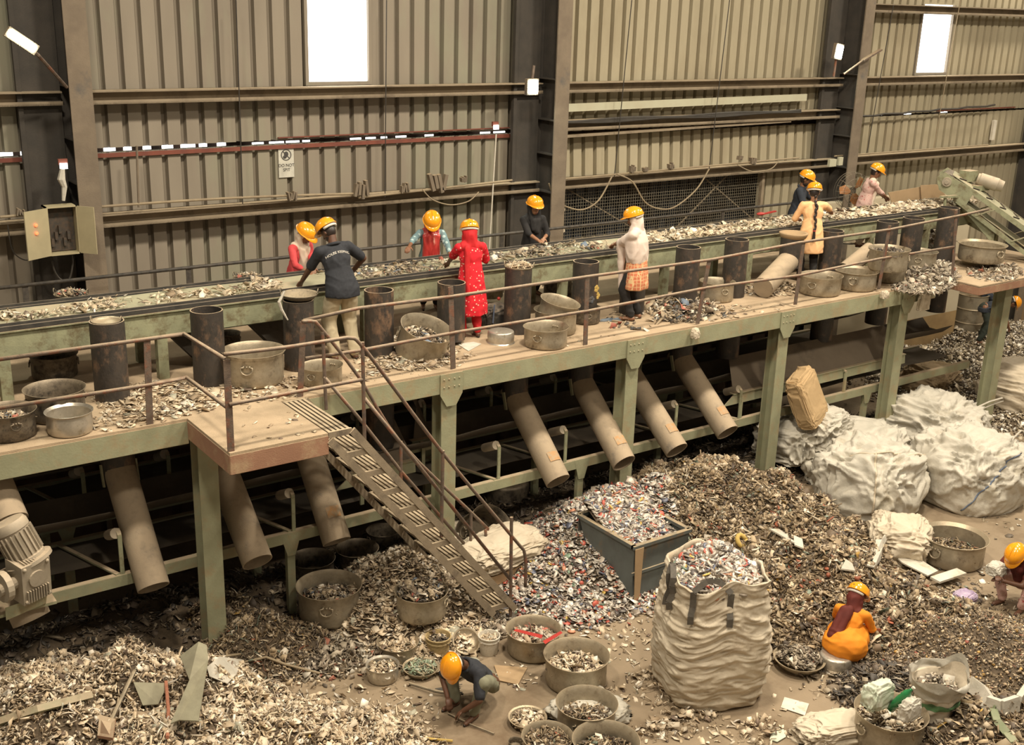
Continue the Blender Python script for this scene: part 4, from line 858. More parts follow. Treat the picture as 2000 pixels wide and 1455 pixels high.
heap('scrap_heap', 'huge brown heap of mixed scrap in the middle right', [B(1400, 895, 1.15, 1.9, 1.6), B(1500, 925, 1.15, 1.7, 1.6), B(1580, 1000, 1.05, 1.5, 1.5), B(1430, 1010, .8, 1.3, 1.3), B(1640, 1080, .85, 1.25, 1.3), B(1740, 1130, .62, 1.1, 1.1), B(1560, 1110, .7, 1.1, 1.0), B(1330, 900, .95, 1.2, 1.3), B(1820, 1170, .38, .9, .9), B(1420, 1060, .5, 1, 1)],
     52000, .0275, 'brown', {'chip': 5, 'sheet': 3, 'strip': 3, 'lump': 2, 'cap': .6}, 6, .09, .65)
heap('scrap_heap', 'low heap of fine brown crumbs at the right behind the squatting woman', [B(1930, 1235, .5, 1.5, 1.2), B(1850, 1225, .42, .9, .8), B(2030, 1260, .5, 1.5, 1.2)], 16000, .016, 'fine', {'chip': 4, 'strip': 3, 'lump': 4}, 7, .05, .7)
heap('scrap_heap', 'dark brown litter patch behind the green striped sack', [B(1770, 1310, .16, .9, .55, 0, 1.6), B(1850, 1290, .2, .8, .5, 0, 1.6)], 3600, .028, 'dark', {'chip': 4, 'sheet': 3, 'strip': 3}, 8, .04, .7)
heap('scrap_heap', 'mixed scrap heap with white foam in the lower right corner', [B(1960, 1390, .45, 1.1, 1.0), B(2050, 1440, .5, 1.4, 1.2), B(1880, 1450, .25, .7, .7)], 6500, .029, 'brown', {'chip': 4, 'sheet': 3, 'strip': 4, 'lump': 1}, 9, .05, .7)
heap('scrap_heap', 'glittering heap of small scrap far right beyond the deck', [B(1880, 690, .5, 1.7, 2.6, .3), B(1990, 740, .5, 1.8, 2.0), B(1860, 740, .45, 1.2, 1.6), (24.5, 15.3, .35, 2.2, 2.0, 0)], 22000, .028, 'shiny', {'chip': 4, 'lump': 3, 'sheet': 2}, 10, .05, .7, mat_='scrap_shiny', cut=lambda x, y: (y < 15.4) & ((x > 23.7) | (y < 14.95)))
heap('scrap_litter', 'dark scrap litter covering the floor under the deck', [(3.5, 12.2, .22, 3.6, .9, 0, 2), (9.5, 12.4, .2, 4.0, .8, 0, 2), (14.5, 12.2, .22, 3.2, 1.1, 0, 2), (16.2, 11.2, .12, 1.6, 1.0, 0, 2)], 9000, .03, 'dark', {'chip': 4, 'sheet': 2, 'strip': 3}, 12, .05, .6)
heap('scrap_litter', 'loose litter at the foot of the big woven bag', [B(1330, 1400, .04, .55, .22, .0, 3), B(1290, 1340, .04, .3, .4, 0, 3), B(1480, 1425, .03, .3, .2, 0, 3)], 420, .024, 'pale', {'chip': 4, 'sheet': 3, 'strip': 3}, 13, .02, .6, fringe=.02)
def HS(px, py, off=.03):
    r = ray(px, py).normalized(); r = np.array(r); o = np.array([0, 0, HC]); t = np.linspace(6, 32, 1400); P = o+r*t[:, None]; h = np.full(len(t), 0.0)
    for f in ALLH: h = np.maximum(h, f(P[:, 0], P[:, 1]))
    i = int(np.argmax(P[:, 2] <= h)); return Vector((P[i, 0], P[i, 1], float(h[i])+off))
# on the deck: heaps and scattered chips
def scatter(name, label, regs, size, pal, mix, z, tilt=.25, mat_='scrap'):
    P = []
    for x0, y0, x1, y1, n, hh in regs:                     # pixel ellipse boxes projected on the plane z
        t = nr.uniform(0, 6.283, n); q = np.sqrt(nr.uniform(0, 1, n)); X = (x0+x1)/2+(x1-x0)/2*q*np.cos(t); Y = (y0+y1)/2+(y1-y0)/2*q*np.sin(t)
        for a, b, k in zip(X, Y, q):
            c = PZ(a, b, z)
            if z == ZD and (c.y > 14.7 or (c.y < DY+.03 and not (LX0 < c.x < LX1 and c.y > LY+.03) and c.x < 15.8)): continue
            P.append((c.x, c.y, z+size*.25+hh*(1-k)*rnd.random()))
    return scraps(name, P, size, pal, mix, label, 'scrap', tilt, mat_=mat_)
MC = {'chip': 6, 'sheet': 3, 'strip': 2}
scatter('deck_scraps', 'pale scrap chips strewn on the deck round the left waste pipes', [(180, 745, 440, 815, 700, .06), (230, 790, 360, 850, 120, .02), (430, 730, 600, 785, 260, .04), (180, 800, 260, 860, 90, .02)], .028, 'pale', MC, ZD)
scatter('deck_scraps', 'scrap chips piled under the big tilted pot on the deck', [(725, 655, 890, 725, 1100, .10), (690, 690, 760, 745, 90, .02), (880, 670, 930, 720, 25, .02)], .026, 'pale', MC, ZD)
scatter('deck_scraps', 'scrap pile on the deck right of the woman in the cream shawl', [(1262, 575, 1400, 632, 900, .16), (1180, 600, 1290, 650, 60, .02), (1380, 600, 1440, 640, 60, .01)], .034, 'mixed', MC, ZD, .5)
scatter('deck_scraps', 'scrap crumbs on the deck left of the square dented pot', [(1440, 550, 1570, 580, 350, .03), (1400, 590, 1560, 630, 40, .01)], .026, 'pale', MC, ZD)
scatter('deck_scraps', 'thick scraps and rags at the right end of the deck', [(1770, 505, 1870, 575, 1200, .14), (1740, 550, 1830, 575, 350, .05), (1800, 455, 1860, 490, 500, .3)], .036, 'grey', MC, ZD, .6)
scatter('deck_scraps', 'few crumbs scattered on the landing and the deck edge', [(440, 770, 640, 860, 30, 0), (640, 720, 900, 760, 30, 0), (960, 650, 1240, 680, 24, 0)], .02, 'pale', MC, ZD, .2)
scatter('platform_scraps', 'scraps lying on the rusty platform', [(1890, 515, 2000, 550, 600, .05)], .026, 'grey', MC, RZ, .5)
# on the belt
def beltscr(label, regs, pal, size=.028, seed=0):
    P = []
    for x0, x1, n, cl in regs:
        X0, X1 = PY(x0, 560, 13.1).x, PY(x1, 560, 13.1).x; cs = [(rnd.uniform(X0, X1), rnd.uniform(BY0+.12, BY1-.1)) for _ in range(max(1, n//cl))]
        for _ in range(n):
            c = rnd.choice(cs); x = c[0]+rnd.gauss(0, .11); y = min(BY1-.07, max(BY0+.08, c[1]+rnd.gauss(0, .07))); P.append((x, y, BZ+size*.3+rnd.random()*.03))
    return scraps('belt_scraps', P, size, pal, {'chip': 5, 'sheet': 4, 'strip': 3}, label, 'scrap', .35)
beltscr('sparse pale scraps on the left third of the belt', [(-60, 560, 420, 9)], 'pale')
beltscr('scraps on the belt between the man in navy and the woman in red', [(660, 880, 330, 10)], 'mixed')
beltscr('scraps on the belt between the woman in red and the woman in the cream shawl', [(940, 1200, 520, 11)], 'mixed')
beltscr('scraps covering the belt between the cream shawl and the peach tunic', [(1240, 1560, 1500, 12)], 'pale', .03)
beltscr('thick scraps covering the right end of the belt', [(1600, 1860, 2600, 14)], 'pale', .034)
# crumbs on the open floor
scatter('floor_litter', 'crumbs strewn on the open floor between the pots and the big bag', [(1150, 1200, 1290, 1400, 120, 0), (980, 1180, 1280, 1215, 130, 0), (1500, 1320, 1700, 1455, 70, 0), (1130, 1220, 1270, 1270, 60, 0), (640, 1320, 860, 1455, 70, 0), (1240, 1400, 1520, 1455, 120, 0), (700, 1360, 860, 1420, 60, 0), (950, 1290, 1060, 1350, 50, 0)], .022, 'pale', {'chip': 5, 'sheet': 3, 'strip': 2}, 0, .3)
scatter('floor_litter', 'crumbs strewn on the wet floor at the far right', [(1880, 830, 2010, 900, 220, 0), (1900, 850, 1990, 880, 80, 0.02), (1800, 1090, 2000, 1180, 120, 0), (1900, 900, 2000, 1060, 60, 0)], .024, 'shiny', MC, 0, .3)
# ------------------------------------------------------------------ bags, skip, machines
def ico(sub=5):
    bm = bmesh.new(); bmesh.ops.create_icosphere(bm, subdivisions=sub, radius=1); vs = [v.co.copy() for v in bm.verts]; fs = [tuple(v.index for v in f.verts) for f in bm.faces]; bm.free(); return vs, fs
ICO = ico(5); ICO6 = ico(6)
def crumple(c, r, seed, amp=.09, fr=1.6, sq=.6, rot=0, flat=.55, M=None, hi=False, stretch=(1, 1, 1), lean=(0, 0), top=False):
    """lumpy cloth sack: squarish ball, flattened foot, sharp folds; c = centre of its base"""
    mb = MB(); vs = []; AF = 1 if amp < .13 else .13/amp; fr = min(fr, 1.9)
    for v in (ICO6 if hi else ICO)[0]:
        d = v.normalized(); p = Vector((math.copysign(abs(d.x)**sq, d.x), math.copysign(abs(d.y)**sq, d.y), math.copysign(abs(d.z)**(sq+.15), d.z)))
        q = Vector((d.x*stretch[0], d.y*stretch[1], d.z*stretch[2]))*fr+Vector((seed*3.1, seed, -seed*2)); w = noise.noise_vector(q*.8)*.6; q2 = q+w
        f1 = 1-min(1, abs(noise.noise(q2))*3.2); f2 = 1-min(1, abs(noise.noise(q2*2.3+Vector((5, 1, 2))))*3.0); f3 = 1-min(1, abs(noise.noise(q2*5.1)))*2.4
        big = noise.noise(q*.7)
        k = 1+AF*amp*(f1*1.0+f2*.75+f3*.30-.6)+amp*1.1*big*AF
        if top: tz = min(1, max(0, (d.z+.25)/.7)); k = 1+(k-1)*(.25+.9*tz)+.05*(1-tz)
        p = Vector((p.x*r[0]*k, p.y*r[1]*k, p.z*r[2]*(k if p.z > 0 else 1)))
        if p.z < -r[2]*flat: p.z = -r[2]*flat
        p.x += lean[0]*(p.z/r[2]); p.y += lean[1]*(p.z/r[2])
        p = Matrix.Rotation(rot, 3, 'Z') @ p
        if M: p = M @ p
        vs.append(p+Vector(c)+Vector((0, 0, r[2]*flat)))
    mb.add(vs, (ICO6 if hi else ICO)[1]); return mb
def strapb(pts, w=.05, th=.006):
    mb = MB(); pts = [Vector(p) for p in pts]
    for a, b in zip(pts[:-1], pts[1:]): mb.bar(a, b, w, th, (-.6, -.8, .2))
    return mb
def seam(root, name, dirs, r, m):
    from mathutils.bvhtree import BVHTree
    sm = root.children[0].data; bv = BVHTree.FromPolygons([v.co for v in sm.vertices], [tuple(q.vertices) for q in sm.polygons]); zs_ = [v.co.z for v in sm.vertices]; cc = Vector((0, 0, (max(zs_)+min(zs_))*.45)); pts = []; n = 8
    for a, b in zip(dirs[:-1], dirs[1:]):
        for i in range(n):
            d = Vector(a).lerp(Vector(b), i/n).normalized(); h = bv.ray_cast(cc+d*4, -d)[0]
            if h: pts.append(h+d*r*.3)
    part(name, MB().tube(pts, r, 6), m, root, True)
def bag(px, py, r, seed, label, rot=.3, m='bag_white', z=0, **k):
    c = PZ(px, py, z); rr = thing('bulk_bag' if max(r) > .65 else 'sack', label, 'bag', c, 0, 'tied white bulk bags' if max(r) > .65 and m == 'bag_white' else None)
    part('bag_body', crumple((0, 0, 0), r, seed, rot=rot, hi=max(r) > .4, **k), m, rr, True); return rr, c
b1, c1 = bag(1692, 985, (.84, .74, .66), 3, 'front white bulk bag with tied top lying against the brown heap', .35, amp=.13, fr=1.7, top=True, sq=.72)
seam(b1, 'side_seam', [(-.75, -.66, -.3), (-.75, -.66, 0), (-.75, -.66, .3), (-.72, -.6, .6), (-.6, -.5, .9)], .016, 'bag_beige')
seam(b1, 'tie_cord', [(-1, .1, .8), (-.7, -.5, .9), (-.1, -.8, .9), (.5, -.8, .7), (.9, -.4, .3)], .014, 'bag_beige')
b2, c2 = bag(1885, 968, (.80, .78, .68), 8, 'right white bulk bag with a blue thread, lying beside the wide grey pot', -.1, amp=.13, fr=1.9, top=True, sq=.72)
mat('blue_thread', (.14, .18, .26)); seam(b2, 'blue_thread', [(-.9, -.5, -.5), (-.75, -.75, -.1), (-.5, -.9, .2), (-.2, -1, .5), (.3, -1, .6)], .012, 'blue_thread')
part('loop_strap', strapb([(.55, -.5, .85), (.75, -.6, .9), (.88, -.65, .7), (.82, -.7, .45), (.92, -.85, .2)], .06), 'bag_white', b2)
part('loop_strap', MB().tube([(.4, -.35, .95), (.6, -.4, 1.12), (.8, -.45, 1.05), (.75, -.5, .8)], .015, 6), 'bag_white', b2)
b3, c3 = bag(1812, 875, (.86, .78, .62), 14, 'rear white bulk bag with a loop sticking out toward the green post', .1, amp=.13, fr=1.8, top=True, sq=.72)
part('loop_strap', MB().tube([(.6, -.4, .75), (.95, -.45, .83), (1.25, -.5, .86), (1.3, -.5, .8), (1.05, -.45, .76), (.6, -.4, .68)], .016, 6), 'bag_white', b3)
part('loop_strap', strapb([(.55, -.6, .75), (.65, -.72, .5), (.75, -.78, .3), (.7, -.78, .55)], .05), 'bag_white', b3)
b4, c4 = bag(1668, 925, (.9, .7, .50), 21, 'flat white bulk bag behind the front one', .5, amp=.18, fr=2.2)
bag(1545, 885, (.62, .5, .45), 31, 'cream plastic sack under the brown paper sack beside the green deck leg', .4, amp=.2, fr=2.6, z=.25)
bag(1600, 860, (.5, .42, .36), 35, 'small torn cream sack at the foot of the green deck leg', .2, amp=.22, fr=2.6, z=.55)
# paper sack standing tilted on them
T = Matrix.Rotation(R_(-22), 3, 'Y') @ Matrix.Rotation(R_(-12), 3, 'X'); c = PZ(1570, 830, .93)
rr = thing('paper_sack', 'brown paper sack with reddish print leaning on top of the cream sacks', 'sack', c)
part('sack_body', crumple((0, 0, 0), (.30, .15, .46), 5, amp=.06, fr=1.9, sq=.30, M=T, rot=.3, flat=.97, hi=True), 'paper', rr, True)
mat('print_red', (.42, .17, .10), None, .8, scale=30)
bag(1985, 800, (.75, .65, .62), 41, 'big woven beige bag of scrap at the right edge behind the green post', .1, 'bag_beige', amp=.08, fr=1.5, stretch=(.6, .6, 2.2))
bag(1815, 775, (.62, .5, .42), 44, 'jute sack lying behind the lower conveyor rail at the right', .3, 'sack_jute', amp=.12, fr=1.8, stretch=(1, 1, 2))
bag(1755, 1075, (.5, .4, .30), 48, 'crumpled dirty beige sack between the brown heap and the wide grey pot', .7, 'bag_beige', amp=.25, fr=2.8)
bag(1150, 1400, (.36, .36, .13), 52, 'white sack under the large pot at the bottom of the picture', .2, 'bag_white', amp=.25, fr=2.5, flat=.4, z=0)
bag(1640, 1435, (.48, .22, .13), 55, 'crumpled pale sack lying flat on the floor at the bottom', -.35, 'bag_beige', amp=.3, fr=2.4, flat=.5)
bag(975, 1085, (.62, .40, .16), 58, 'flattened beige sack on a plank behind the stair foot', .15, 'bag_beige', amp=.10, fr=2.0, flat=.7, z=.32)
bag(880, 1075, (.3, .3, .22), 61, 'crumpled clear plastic sheet at the foot of the deck leg behind the stairs', 0, 'bag_beige', amp=.25, fr=3, z=.1)
P = PZ(975, 1110, .16); single('plank', MB().box((P.x+.1, P.y+.1, .22), (1.5, .8, .14), Matrix.Rotation(.12, 3, 'Z')), 'card', 'dusty wooden slab under the flattened sack', 'plank')
# open woven bag full of caps
f0 = PZ(1374, 1392, 0); dirv = Vector((f0.x, f0.y, 0)).normalized(); RB = .555; c = f0+dirv*RB; HB = PY(1374, 1168, f0.y).z
rr = thing('bulk_bag', 'tall open woven bulk bag full of bottle caps standing on the floor', 'bag', c)
n, m_ = 150, 130; vs = []
def ring_r(t, z, off=0):
    cc, ss = math.cos(t), math.sin(t); q = (abs(cc)**3.2+abs(ss)**3.2)**(-1/3.2); u = z/HB; g = .93+.13*math.sin(min(1, u*1.15)*math.pi)**.7-.02*u
    p = Vector((cc, ss, 0)); w = noise.noise_vector(Vector((cc*1.2, ss*1.2, z*2)))*.5
    f = 1-min(1, abs(noise.noise(Vector((cc*1.6, ss*1.6, z*7+cc*1.1))+w))*2.6); f2 = 1-min(1, abs(noise.noise(Vector((cc*3.2, ss*3.2, z*17+cc*2))+w))*2.4)
    return RB*q*g*(1+.05*f+.034*f2-.03+.05*noise.noise(Vector((cc, ss, z*1.3))))+off
th0 = math.atan2(dirv.y, dirv.x)+math.radians(45)-.35
def rimz(t): return HB*(1.0+.03*math.sin(2*t+1)+.06*abs(math.cos(2*t))**5+.012*math.sin(7*t))
for i in range(m_+1):
    for j in range(n):
        t = 2*math.pi*j/n; z = rimz(t)*i/m_; r = ring_r(t, z*HB/rimz(t)); k = 1 if i > 2 else .90+.05*i
        vs.append((r*k*math.cos(t+th0), r*k*math.sin(t+th0), z))
for i in range(8):
    for j in range(n):
        t = 2*math.pi*j/n; z = rimz(t)-.05*i; r = ring_r(t, z)-.02; vs.append((r*math.cos(t+th0), r*math.sin(t+th0), z))
part('bag_body', MB().add(vs, [(i*n+j, i*n+(j+1) % n, (i+1)*n+(j+1) % n, (i+1)*n+j) for i in range(m_+8) for j in range(n)]+[tuple(range(n))[::-1]]), 'bag_beige', rr, True)
tc = math.atan2(-dirv.y, -dirv.x)-th0
def surf(t, z, o=.035): rr_ = ring_r(t, z)+o; return Vector((rr_*math.cos(t+th0), rr_*math.sin(t+th0), z))
for t1, t2 in ((tc-.36, tc+.33), (tc-1.15, tc-.95)):
    lo = HB*.74; pts = [surf(t1, lo+(HB-lo)*i/4) for i in range(5)]; p1, p2 = surf(t1, HB*1.0), surf(t2, HB*1.0); arch = [p1.lerp(p2, i/6)+Vector((0, 0, .10*math.sin(math.pi*i/6)))+dirv*.10*math.sin(math.pi*i/6) for i in range(1, 6)]
    part('lifting_strap', strapb(pts+arch+[surf(t2, lo+(HB-lo)*i/4) for i in range(4, -1, -1)], .065, .010), 'strap', rr)
N = 5200; rad = RB*1.0*np.sqrt(nr.uniform(0, 1, N)); th = nr.uniform(0, 6.283, N); rad *= .85; z = HB*.90+.42*(1-(rad/RB)**1.6)*(.8+.2*np.cos(th-th0))+nr.uniform(0, .03, N)
k = 40; bv = [(c.x, c.y, HB*.90+.38)]+[(c.x+RB*q*math.cos(2*math.pi*i/k), c.y+RB*q*math.sin(2*math.pi*i/k), HB*.90+.40*(1-q**1.6)-.04) for q in (.5, .85) for i in range(k)]
bf = [(0, 1+i, 1+(i+1) % k, 0) for i in range(k)]+[(1+i, 1+k+i, 1+k+(i+1) % k, 1+(i+1) % k) for i in range(k)]
scraps('caps_filling', np.stack([c.x+rad*np.cos(th), c.y+rad*np.sin(th), z], -1), .029, 'caps', {'cap': 8, 'chip': 2}, 'bottle caps heaped in the tall open woven bag', 'bottle caps', .6, base=(bv, bf), mat_='scrap_shiny')
# blue grey metal skip full of caps
C0 = PZ(1233, 1165, .12); zt = PY(1240, 1068, C0.y).z; X1 = PZ(1366, 1045, zt).x; Y1 = PZ(1147, 1000, zt).y; L = C0
rr = thing('metal_skip', 'blue grey metal skip half buried in the caps heap and filled with caps', 'skip', (C0.x, C0.y, 0))
a = MB(); x0, y0 = C0.x, C0.y; t = .012
a.add([(x0, y0, .12), (X1-.1, y0, .12), (X1, y0, zt), (x0, y0, zt), (x0, y0+t, .12), (X1-.1, y0+t, .12), (X1, y0+t, zt), (x0, y0+t, zt)], [(0, 1, 2, 3), (4, 7, 6, 5), (3, 2, 6, 7)])
a.add([(x0, y0, .12), (x0, Y1-.35, .12), (x0, Y1, zt), (x0, y0, zt), (x0+t, y0, .12), (x0+t, Y1-.35, .12), (x0+t, Y1, zt), (x0+t, y0, zt)], [(0, 3, 2, 1), (4, 5, 6, 7), (3, 7, 6, 2)])
a.bb(X1-.012, X1, y0, Y1, .3, zt).bb(x0, X1, Y1-.012, Y1, .3, zt).bb(x0, X1, y0, Y1, .11, .125)
part('tub', a, 'blue_grey', rr, world=True)
part('rim', MB().bb(x0-.03, X1+.02, y0-.03, y0+.03, zt-.03, zt+.015).bb(x0-.03, x0+.03, y0, Y1, zt-.03, zt+.015).bb(X1-.03, X1+.03, y0, Y1, zt-.03, zt+.015).bb(x0, X1, Y1-.03, Y1+.03, zt-.03, zt+.015).bb(x0-.03, X1-.1, y0-.02, y0, .42, .46), 'blue_grey', rr, world=True)
part('lock_flap', MB().poly([(x0-.02, y0-.035, zt-.02), (x0+.12, y0-.035, zt-.02), (x0+.1, y0-.035, zt-.75), (x0+.02, y0-.035, zt-.8)], .01, (0, -1, 0)).bar((x0+.18, y0-.03, zt-.25), (x0+.18, y0-.03, zt-.6), .05, .02), 'card', rr, world=True)
part('wheel', MB().tube([(x0+.15, y0+.05, .07), (x0+.15, y0+.1, .07)], .07, 14), 'rubber', rr, world=True)
N = 3600; x = nr.uniform(x0+.05, X1-.05, N); y = nr.uniform(y0+.05, Y1-.05, N); z = zt-.30+.55*((y-y0)/(Y1-y0))**1.2+.12*((x-x0)/(X1-x0))+.02*nr.uniform(0, 1, N)
g = [(x0+.02+i*(X1-x0-.04)/6, y0+.02+j*(Y1-y0-.04)/6) for i in range(7) for j in range(7)]; bv = [(p, q, zt-.33+.55*((q-y0)/(Y1-y0))**1.2+.12*((p-x0)/(X1-x0))) for p, q in g]
scraps('caps_filling', np.stack([x, y, z], -1), .03, 'caps', {'cap': 8, 'chip': 2}, 'red and silver bottle caps filling the metal skip', 'bottle caps', .55, base=(bv, [(7*i+j, 7*i+7+j, 7*i+8+j, 7*i+1+j) for i in range(6) for j in range(6)]), mat_='scrap_shiny')
# sack with green stripe, open
c = PZ(1818, 1425, 0); rr = thing('open_sack', 'open beige sack with a green stripe standing beside the large pot at the lower right', 'sack', c)
def opens(R, H, seed, z0=0, z1=1.0, off=0):
    n, m_ = 64, 36; vs = []
    for i in range(m_+1):
        for j in range(n):
            t = 2*math.pi*j/n; u = z0+(z1-z0)*i/m_; z = H*u; w = 1-min(1, abs(noise.noise(Vector((math.cos(t)*1.5+seed, math.sin(t)*1.5, z*5))))*2.6); flare = .8+.25*u+.12*max(0, u-.8)*5
            r = R*flare*(1+.12*w-.05)+off; vs.append((r*math.cos(t), r*math.sin(t)*.8, z+(.05*math.sin(3*t+seed)+.06*math.cos(2*t) if i == m_ else 0)*max(0, u)))
    return MB().add(vs, [(i*n+j, i*n+(j+1) % n, (i+1)*n+(j+1) % n, (i+1)*n+j) for i in range(m_) for j in range(n)])
mat('green_stripe', (.12, .24, .10), None, .7)
part('sack_body', opens(.27, .62, 2), 'bag_beige', rr, True); part('green_stripe', opens(.27, .62, 2, .60, .68, .006), 'green_stripe', rr, True); part('folded_mouth', opens(.27, .62, 2, .80, 1.12, .012), 'bag_white', rr, True)
scraps('scrap_filling', [(c.x+.22*math.sqrt(rnd.random())*math.cos(t), c.y+.18*math.sqrt(rnd.random())*math.sin(t), .50+rnd.random()*.08) for t in [rnd.uniform(0, 6.28) for _ in range(260)]], .03, 'grey', {'chip': 4, 'lump': 3, 'sheet': 2}, 'scraps in the open sack with the green stripe')
# bottle and plastic bags on the large pot, lower right
mat('glass_green', (.02, .20, .06), (.015, .15, .05), .15, coat=.5)
P = PZ(1752, 1372, .62); r = thing('plastic_bottle', 'green plastic bottle stuck in the pot at the lower right', 'bottle', P); T = Matrix.Rotation(.5, 4, 'X') @ Matrix.Rotation(.25, 4, 'Y')
part('bottle_body', MB().lathe([(.01, -.12), (.045, -.11), (.048, .08), (.042, .1), (.047, .12), (.04, .17), (.016, .21), (.015, .24), (.01, .24)], 20, T), 'glass_green', r, True); part('bottle_cap', MB().lathe([(.005, .24), (.018, .24), (.018, .26), (.005, .26)], 14, T), 'white_plastic', r)
mat('pale_green', (.50, .56, .42), (.58, .58, .48), .5, scale=9, bump=.4, bscale=12)
P = PZ(1712, 1375, .55); single('plastic_bag', crumple(P, (.17, .10, .16), 71, amp=.22, fr=2.4), 'pale_green', 'crumpled pale green and white plastic bag in the pot at the lower right', 'plastic bag', smooth=True)
P = PZ(1775, 1400, .52); single('plastic_bag', crumple(P, (.12, .07, .13), 73, amp=.18, fr=2.2), 'bag_white', 'knotted white plastic bag in the pot at the lower right', 'plastic bag', smooth=True)
# gear motor at the left edge
c = PY(45, 1180, 10.75); r = thing('gear_motor', 'dusty grey electric gear motor at the left edge in front of the lower conveyor', 'motor', c)
ax = (PY(100, 1075, 10.75)-PY(20, 1030, 11.0)).normalized(); T = Matrix.Translation(PY(38, 1060, 10.8)-c) @ Vector((0.35, -.25, -1)).to_track_quat('Z', 'Y').to_matrix().to_4x4()
part('motor_body', MB().lathe([(.01, -.24), (.15, -.24), (.17, -.2), (.17, -.15), (.155, -.14), (.155, .13), (.17, .14), (.17, .17), (.22, .18), (.22, .215), (.01, .215)], 28, T), 'motor_grey', r, 'auto')
a = MB()
for k in range(22):
    t = 2*math.pi*k/22; p = T @ Vector((.165*math.cos(t), .165*math.sin(t), -.13)); q = T @ Vector((.165*math.cos(t), .165*math.sin(t), .12)); a.bar(p, q, .008, .03, p-T.translation)
part('cooling_fins', a, 'motor_grey', r); part('lifting_eye', MB().tube([T @ Vector((.2+.03*math.cos(t), .03*math.sin(t), .16)) for t in [i*.7 for i in range(10)]], .009, 6), 'motor_grey', r)
g = PY(56, 1125, 10.7)-c; Tg = Matrix.Rotation(.12, 3, 'X') @ Matrix.Rotation(.35, 3, 'Z'); a = MB().box(g, (.30, .26, .42), Tg)
for sx in (-1, 1):
    for sz in (-1, 1): a.ball(g+Tg @ Vector((sx*.12, -.135, sz*.18)), .02, nu=8, nv=5)
part('gearbox', a, 'motor_grey', r); a = MB().tube([g+Tg @ Vector((0, -.12, .04)), g+Tg @ Vector((0, -.15, .04))], .085, 20)
for k in range(9): a.box(g+Tg @ Vector((-.11+.0275*k, -.14, -.13)), (.01, .03, .13), Tg)
for k in range(8): a.box(g+Tg @ Vector((-.1+.028*k, 0, .22)), (.009, .22, .02), Tg)
part('gearbox_cover', a, 'motor_grey', r); part('shaft', MB().tube([g+Tg @ Vector((-.1, 0, 0)), g+Tg @ Vector((-.34, -.02, 0))], .06, 14), 'motor_grey', r)
part('bearing', MB().tube([g+Vector((-.22, -.08, 0)), g+Vector((-.28, -.10, 0))], .15, 18), 'motor_grey', r)
part('base_plate', MB().add([PY(x, y, 10.66)-c for x, y in ((10, 1187), (92, 1160), (90, 1178), (12, 1212))]+[PY(x, y, 10.72)-c for x, y in ((10, 1187), (92, 1160), (90, 1178), (12, 1212))], [(0, 3, 2, 1), (4, 5, 6, 7), (0, 1, 5, 4), (1, 2, 6, 5), (2, 3, 7, 6), (3, 0, 4, 7)]).bb(-.25, .3, -.05, .5, -.06, -.03), 'green_paint', r)
# inclined conveyor at the right
YC = 13.0; A = PY(1852, 350, YC); r = thing('inclined_conveyor', 'inclined green conveyor with a motor on top at the upper right, feeding the belt', 'conveyor', A)
d = Vector((.45, -.74, -.53)).normalized(); E = A+d*2.9; sd = d.cross(Vector((0, 0, 1))).normalized(); sd = sd if sd.y > 0 else -sd; up = sd.cross(d).normalized(); up = up if up.z > 0 else -up
for yy, s in ((-.38, 1), (.38, -1)):
    o = sd*yy; pl = [A+o-d*.14+up*.12, A+o+d*.5+up*.16, A+o+d*.55-up*.17, A+o-d*.02-up*.20, A+o-d*.2-up*.04]
    part('end_plate', MB().poly(pl, .015, -sd), 'green_frame', r, world=True)
    part('side_rail', MB().bar(A+o+d*.3+up*.12, E+o+up*.12, .02, .09, up).bar(A+o+d*.3-up*.17, E+o-up*.25, .02, .08, up), 'green_frame', r, world=True)
    a = MB()
    for k in range(3): part('cross_brace', MB().bar(A+o+d*(1.0+.8*k)+up*.1, A+o+d*(.8+.8*k)-up*.2, .05, .02, d), 'green_frame', r, world=True)
part('head_pulley', MB().tube([A-sd*.37, A+sd*.37], .14, 20), 'rubber', r, 'auto', world=True); part('bearing', MB().tube([A-sd*.44, A-sd*.39], .085, 18).tube([A-sd*.47, A-sd*.42], .04, 12), 'motor_grey', r, world=True)
part('belt', MB().bar(A+up*.15, E+up*.15, .62, .012, up).bar(A-up*.14, E-up*.14, .62, .012, up), 'belt_dust', r, world=True)
a = MB()
for k in range(9):
    q = A+d*(.15+.3*k)+up*.165
    for s in (-1, 1): a.bar(q+d*.12, q+sd*s*.26, .02, .03, up)
part('chevron_cleats', a, 'rubber', r, world=True)
mq = A+d*.62+up*.36+sd*.18; ma = (d*Vector((1, 1, .35)) if False else Vector((d.x, d.y, d.z*.4))).normalized()
mo = part('drive_motor', MB().tube([mq-ma*.22, mq-ma*.18, mq-ma*.17, mq+ma*.16, mq+ma*.17, mq+ma*.27], [.10, .11, .125, .125, .115, .10], 20), 'motor_grey', r, 'auto', world=True); part('gear_case', MB().box(mq-ma*.38, (.3, .2, .2)).box(mq-ma*.1-up*.16, (.4, .25, .1)), 'green_frame', mo, world=True)
q = A+d*1.15; part('leg', MB().bar((q.x, q.y, ZD), (q.x, q.y, q.z-.2), .08, .08, (0, 1, 0)), 'green_frame', r, world=True)
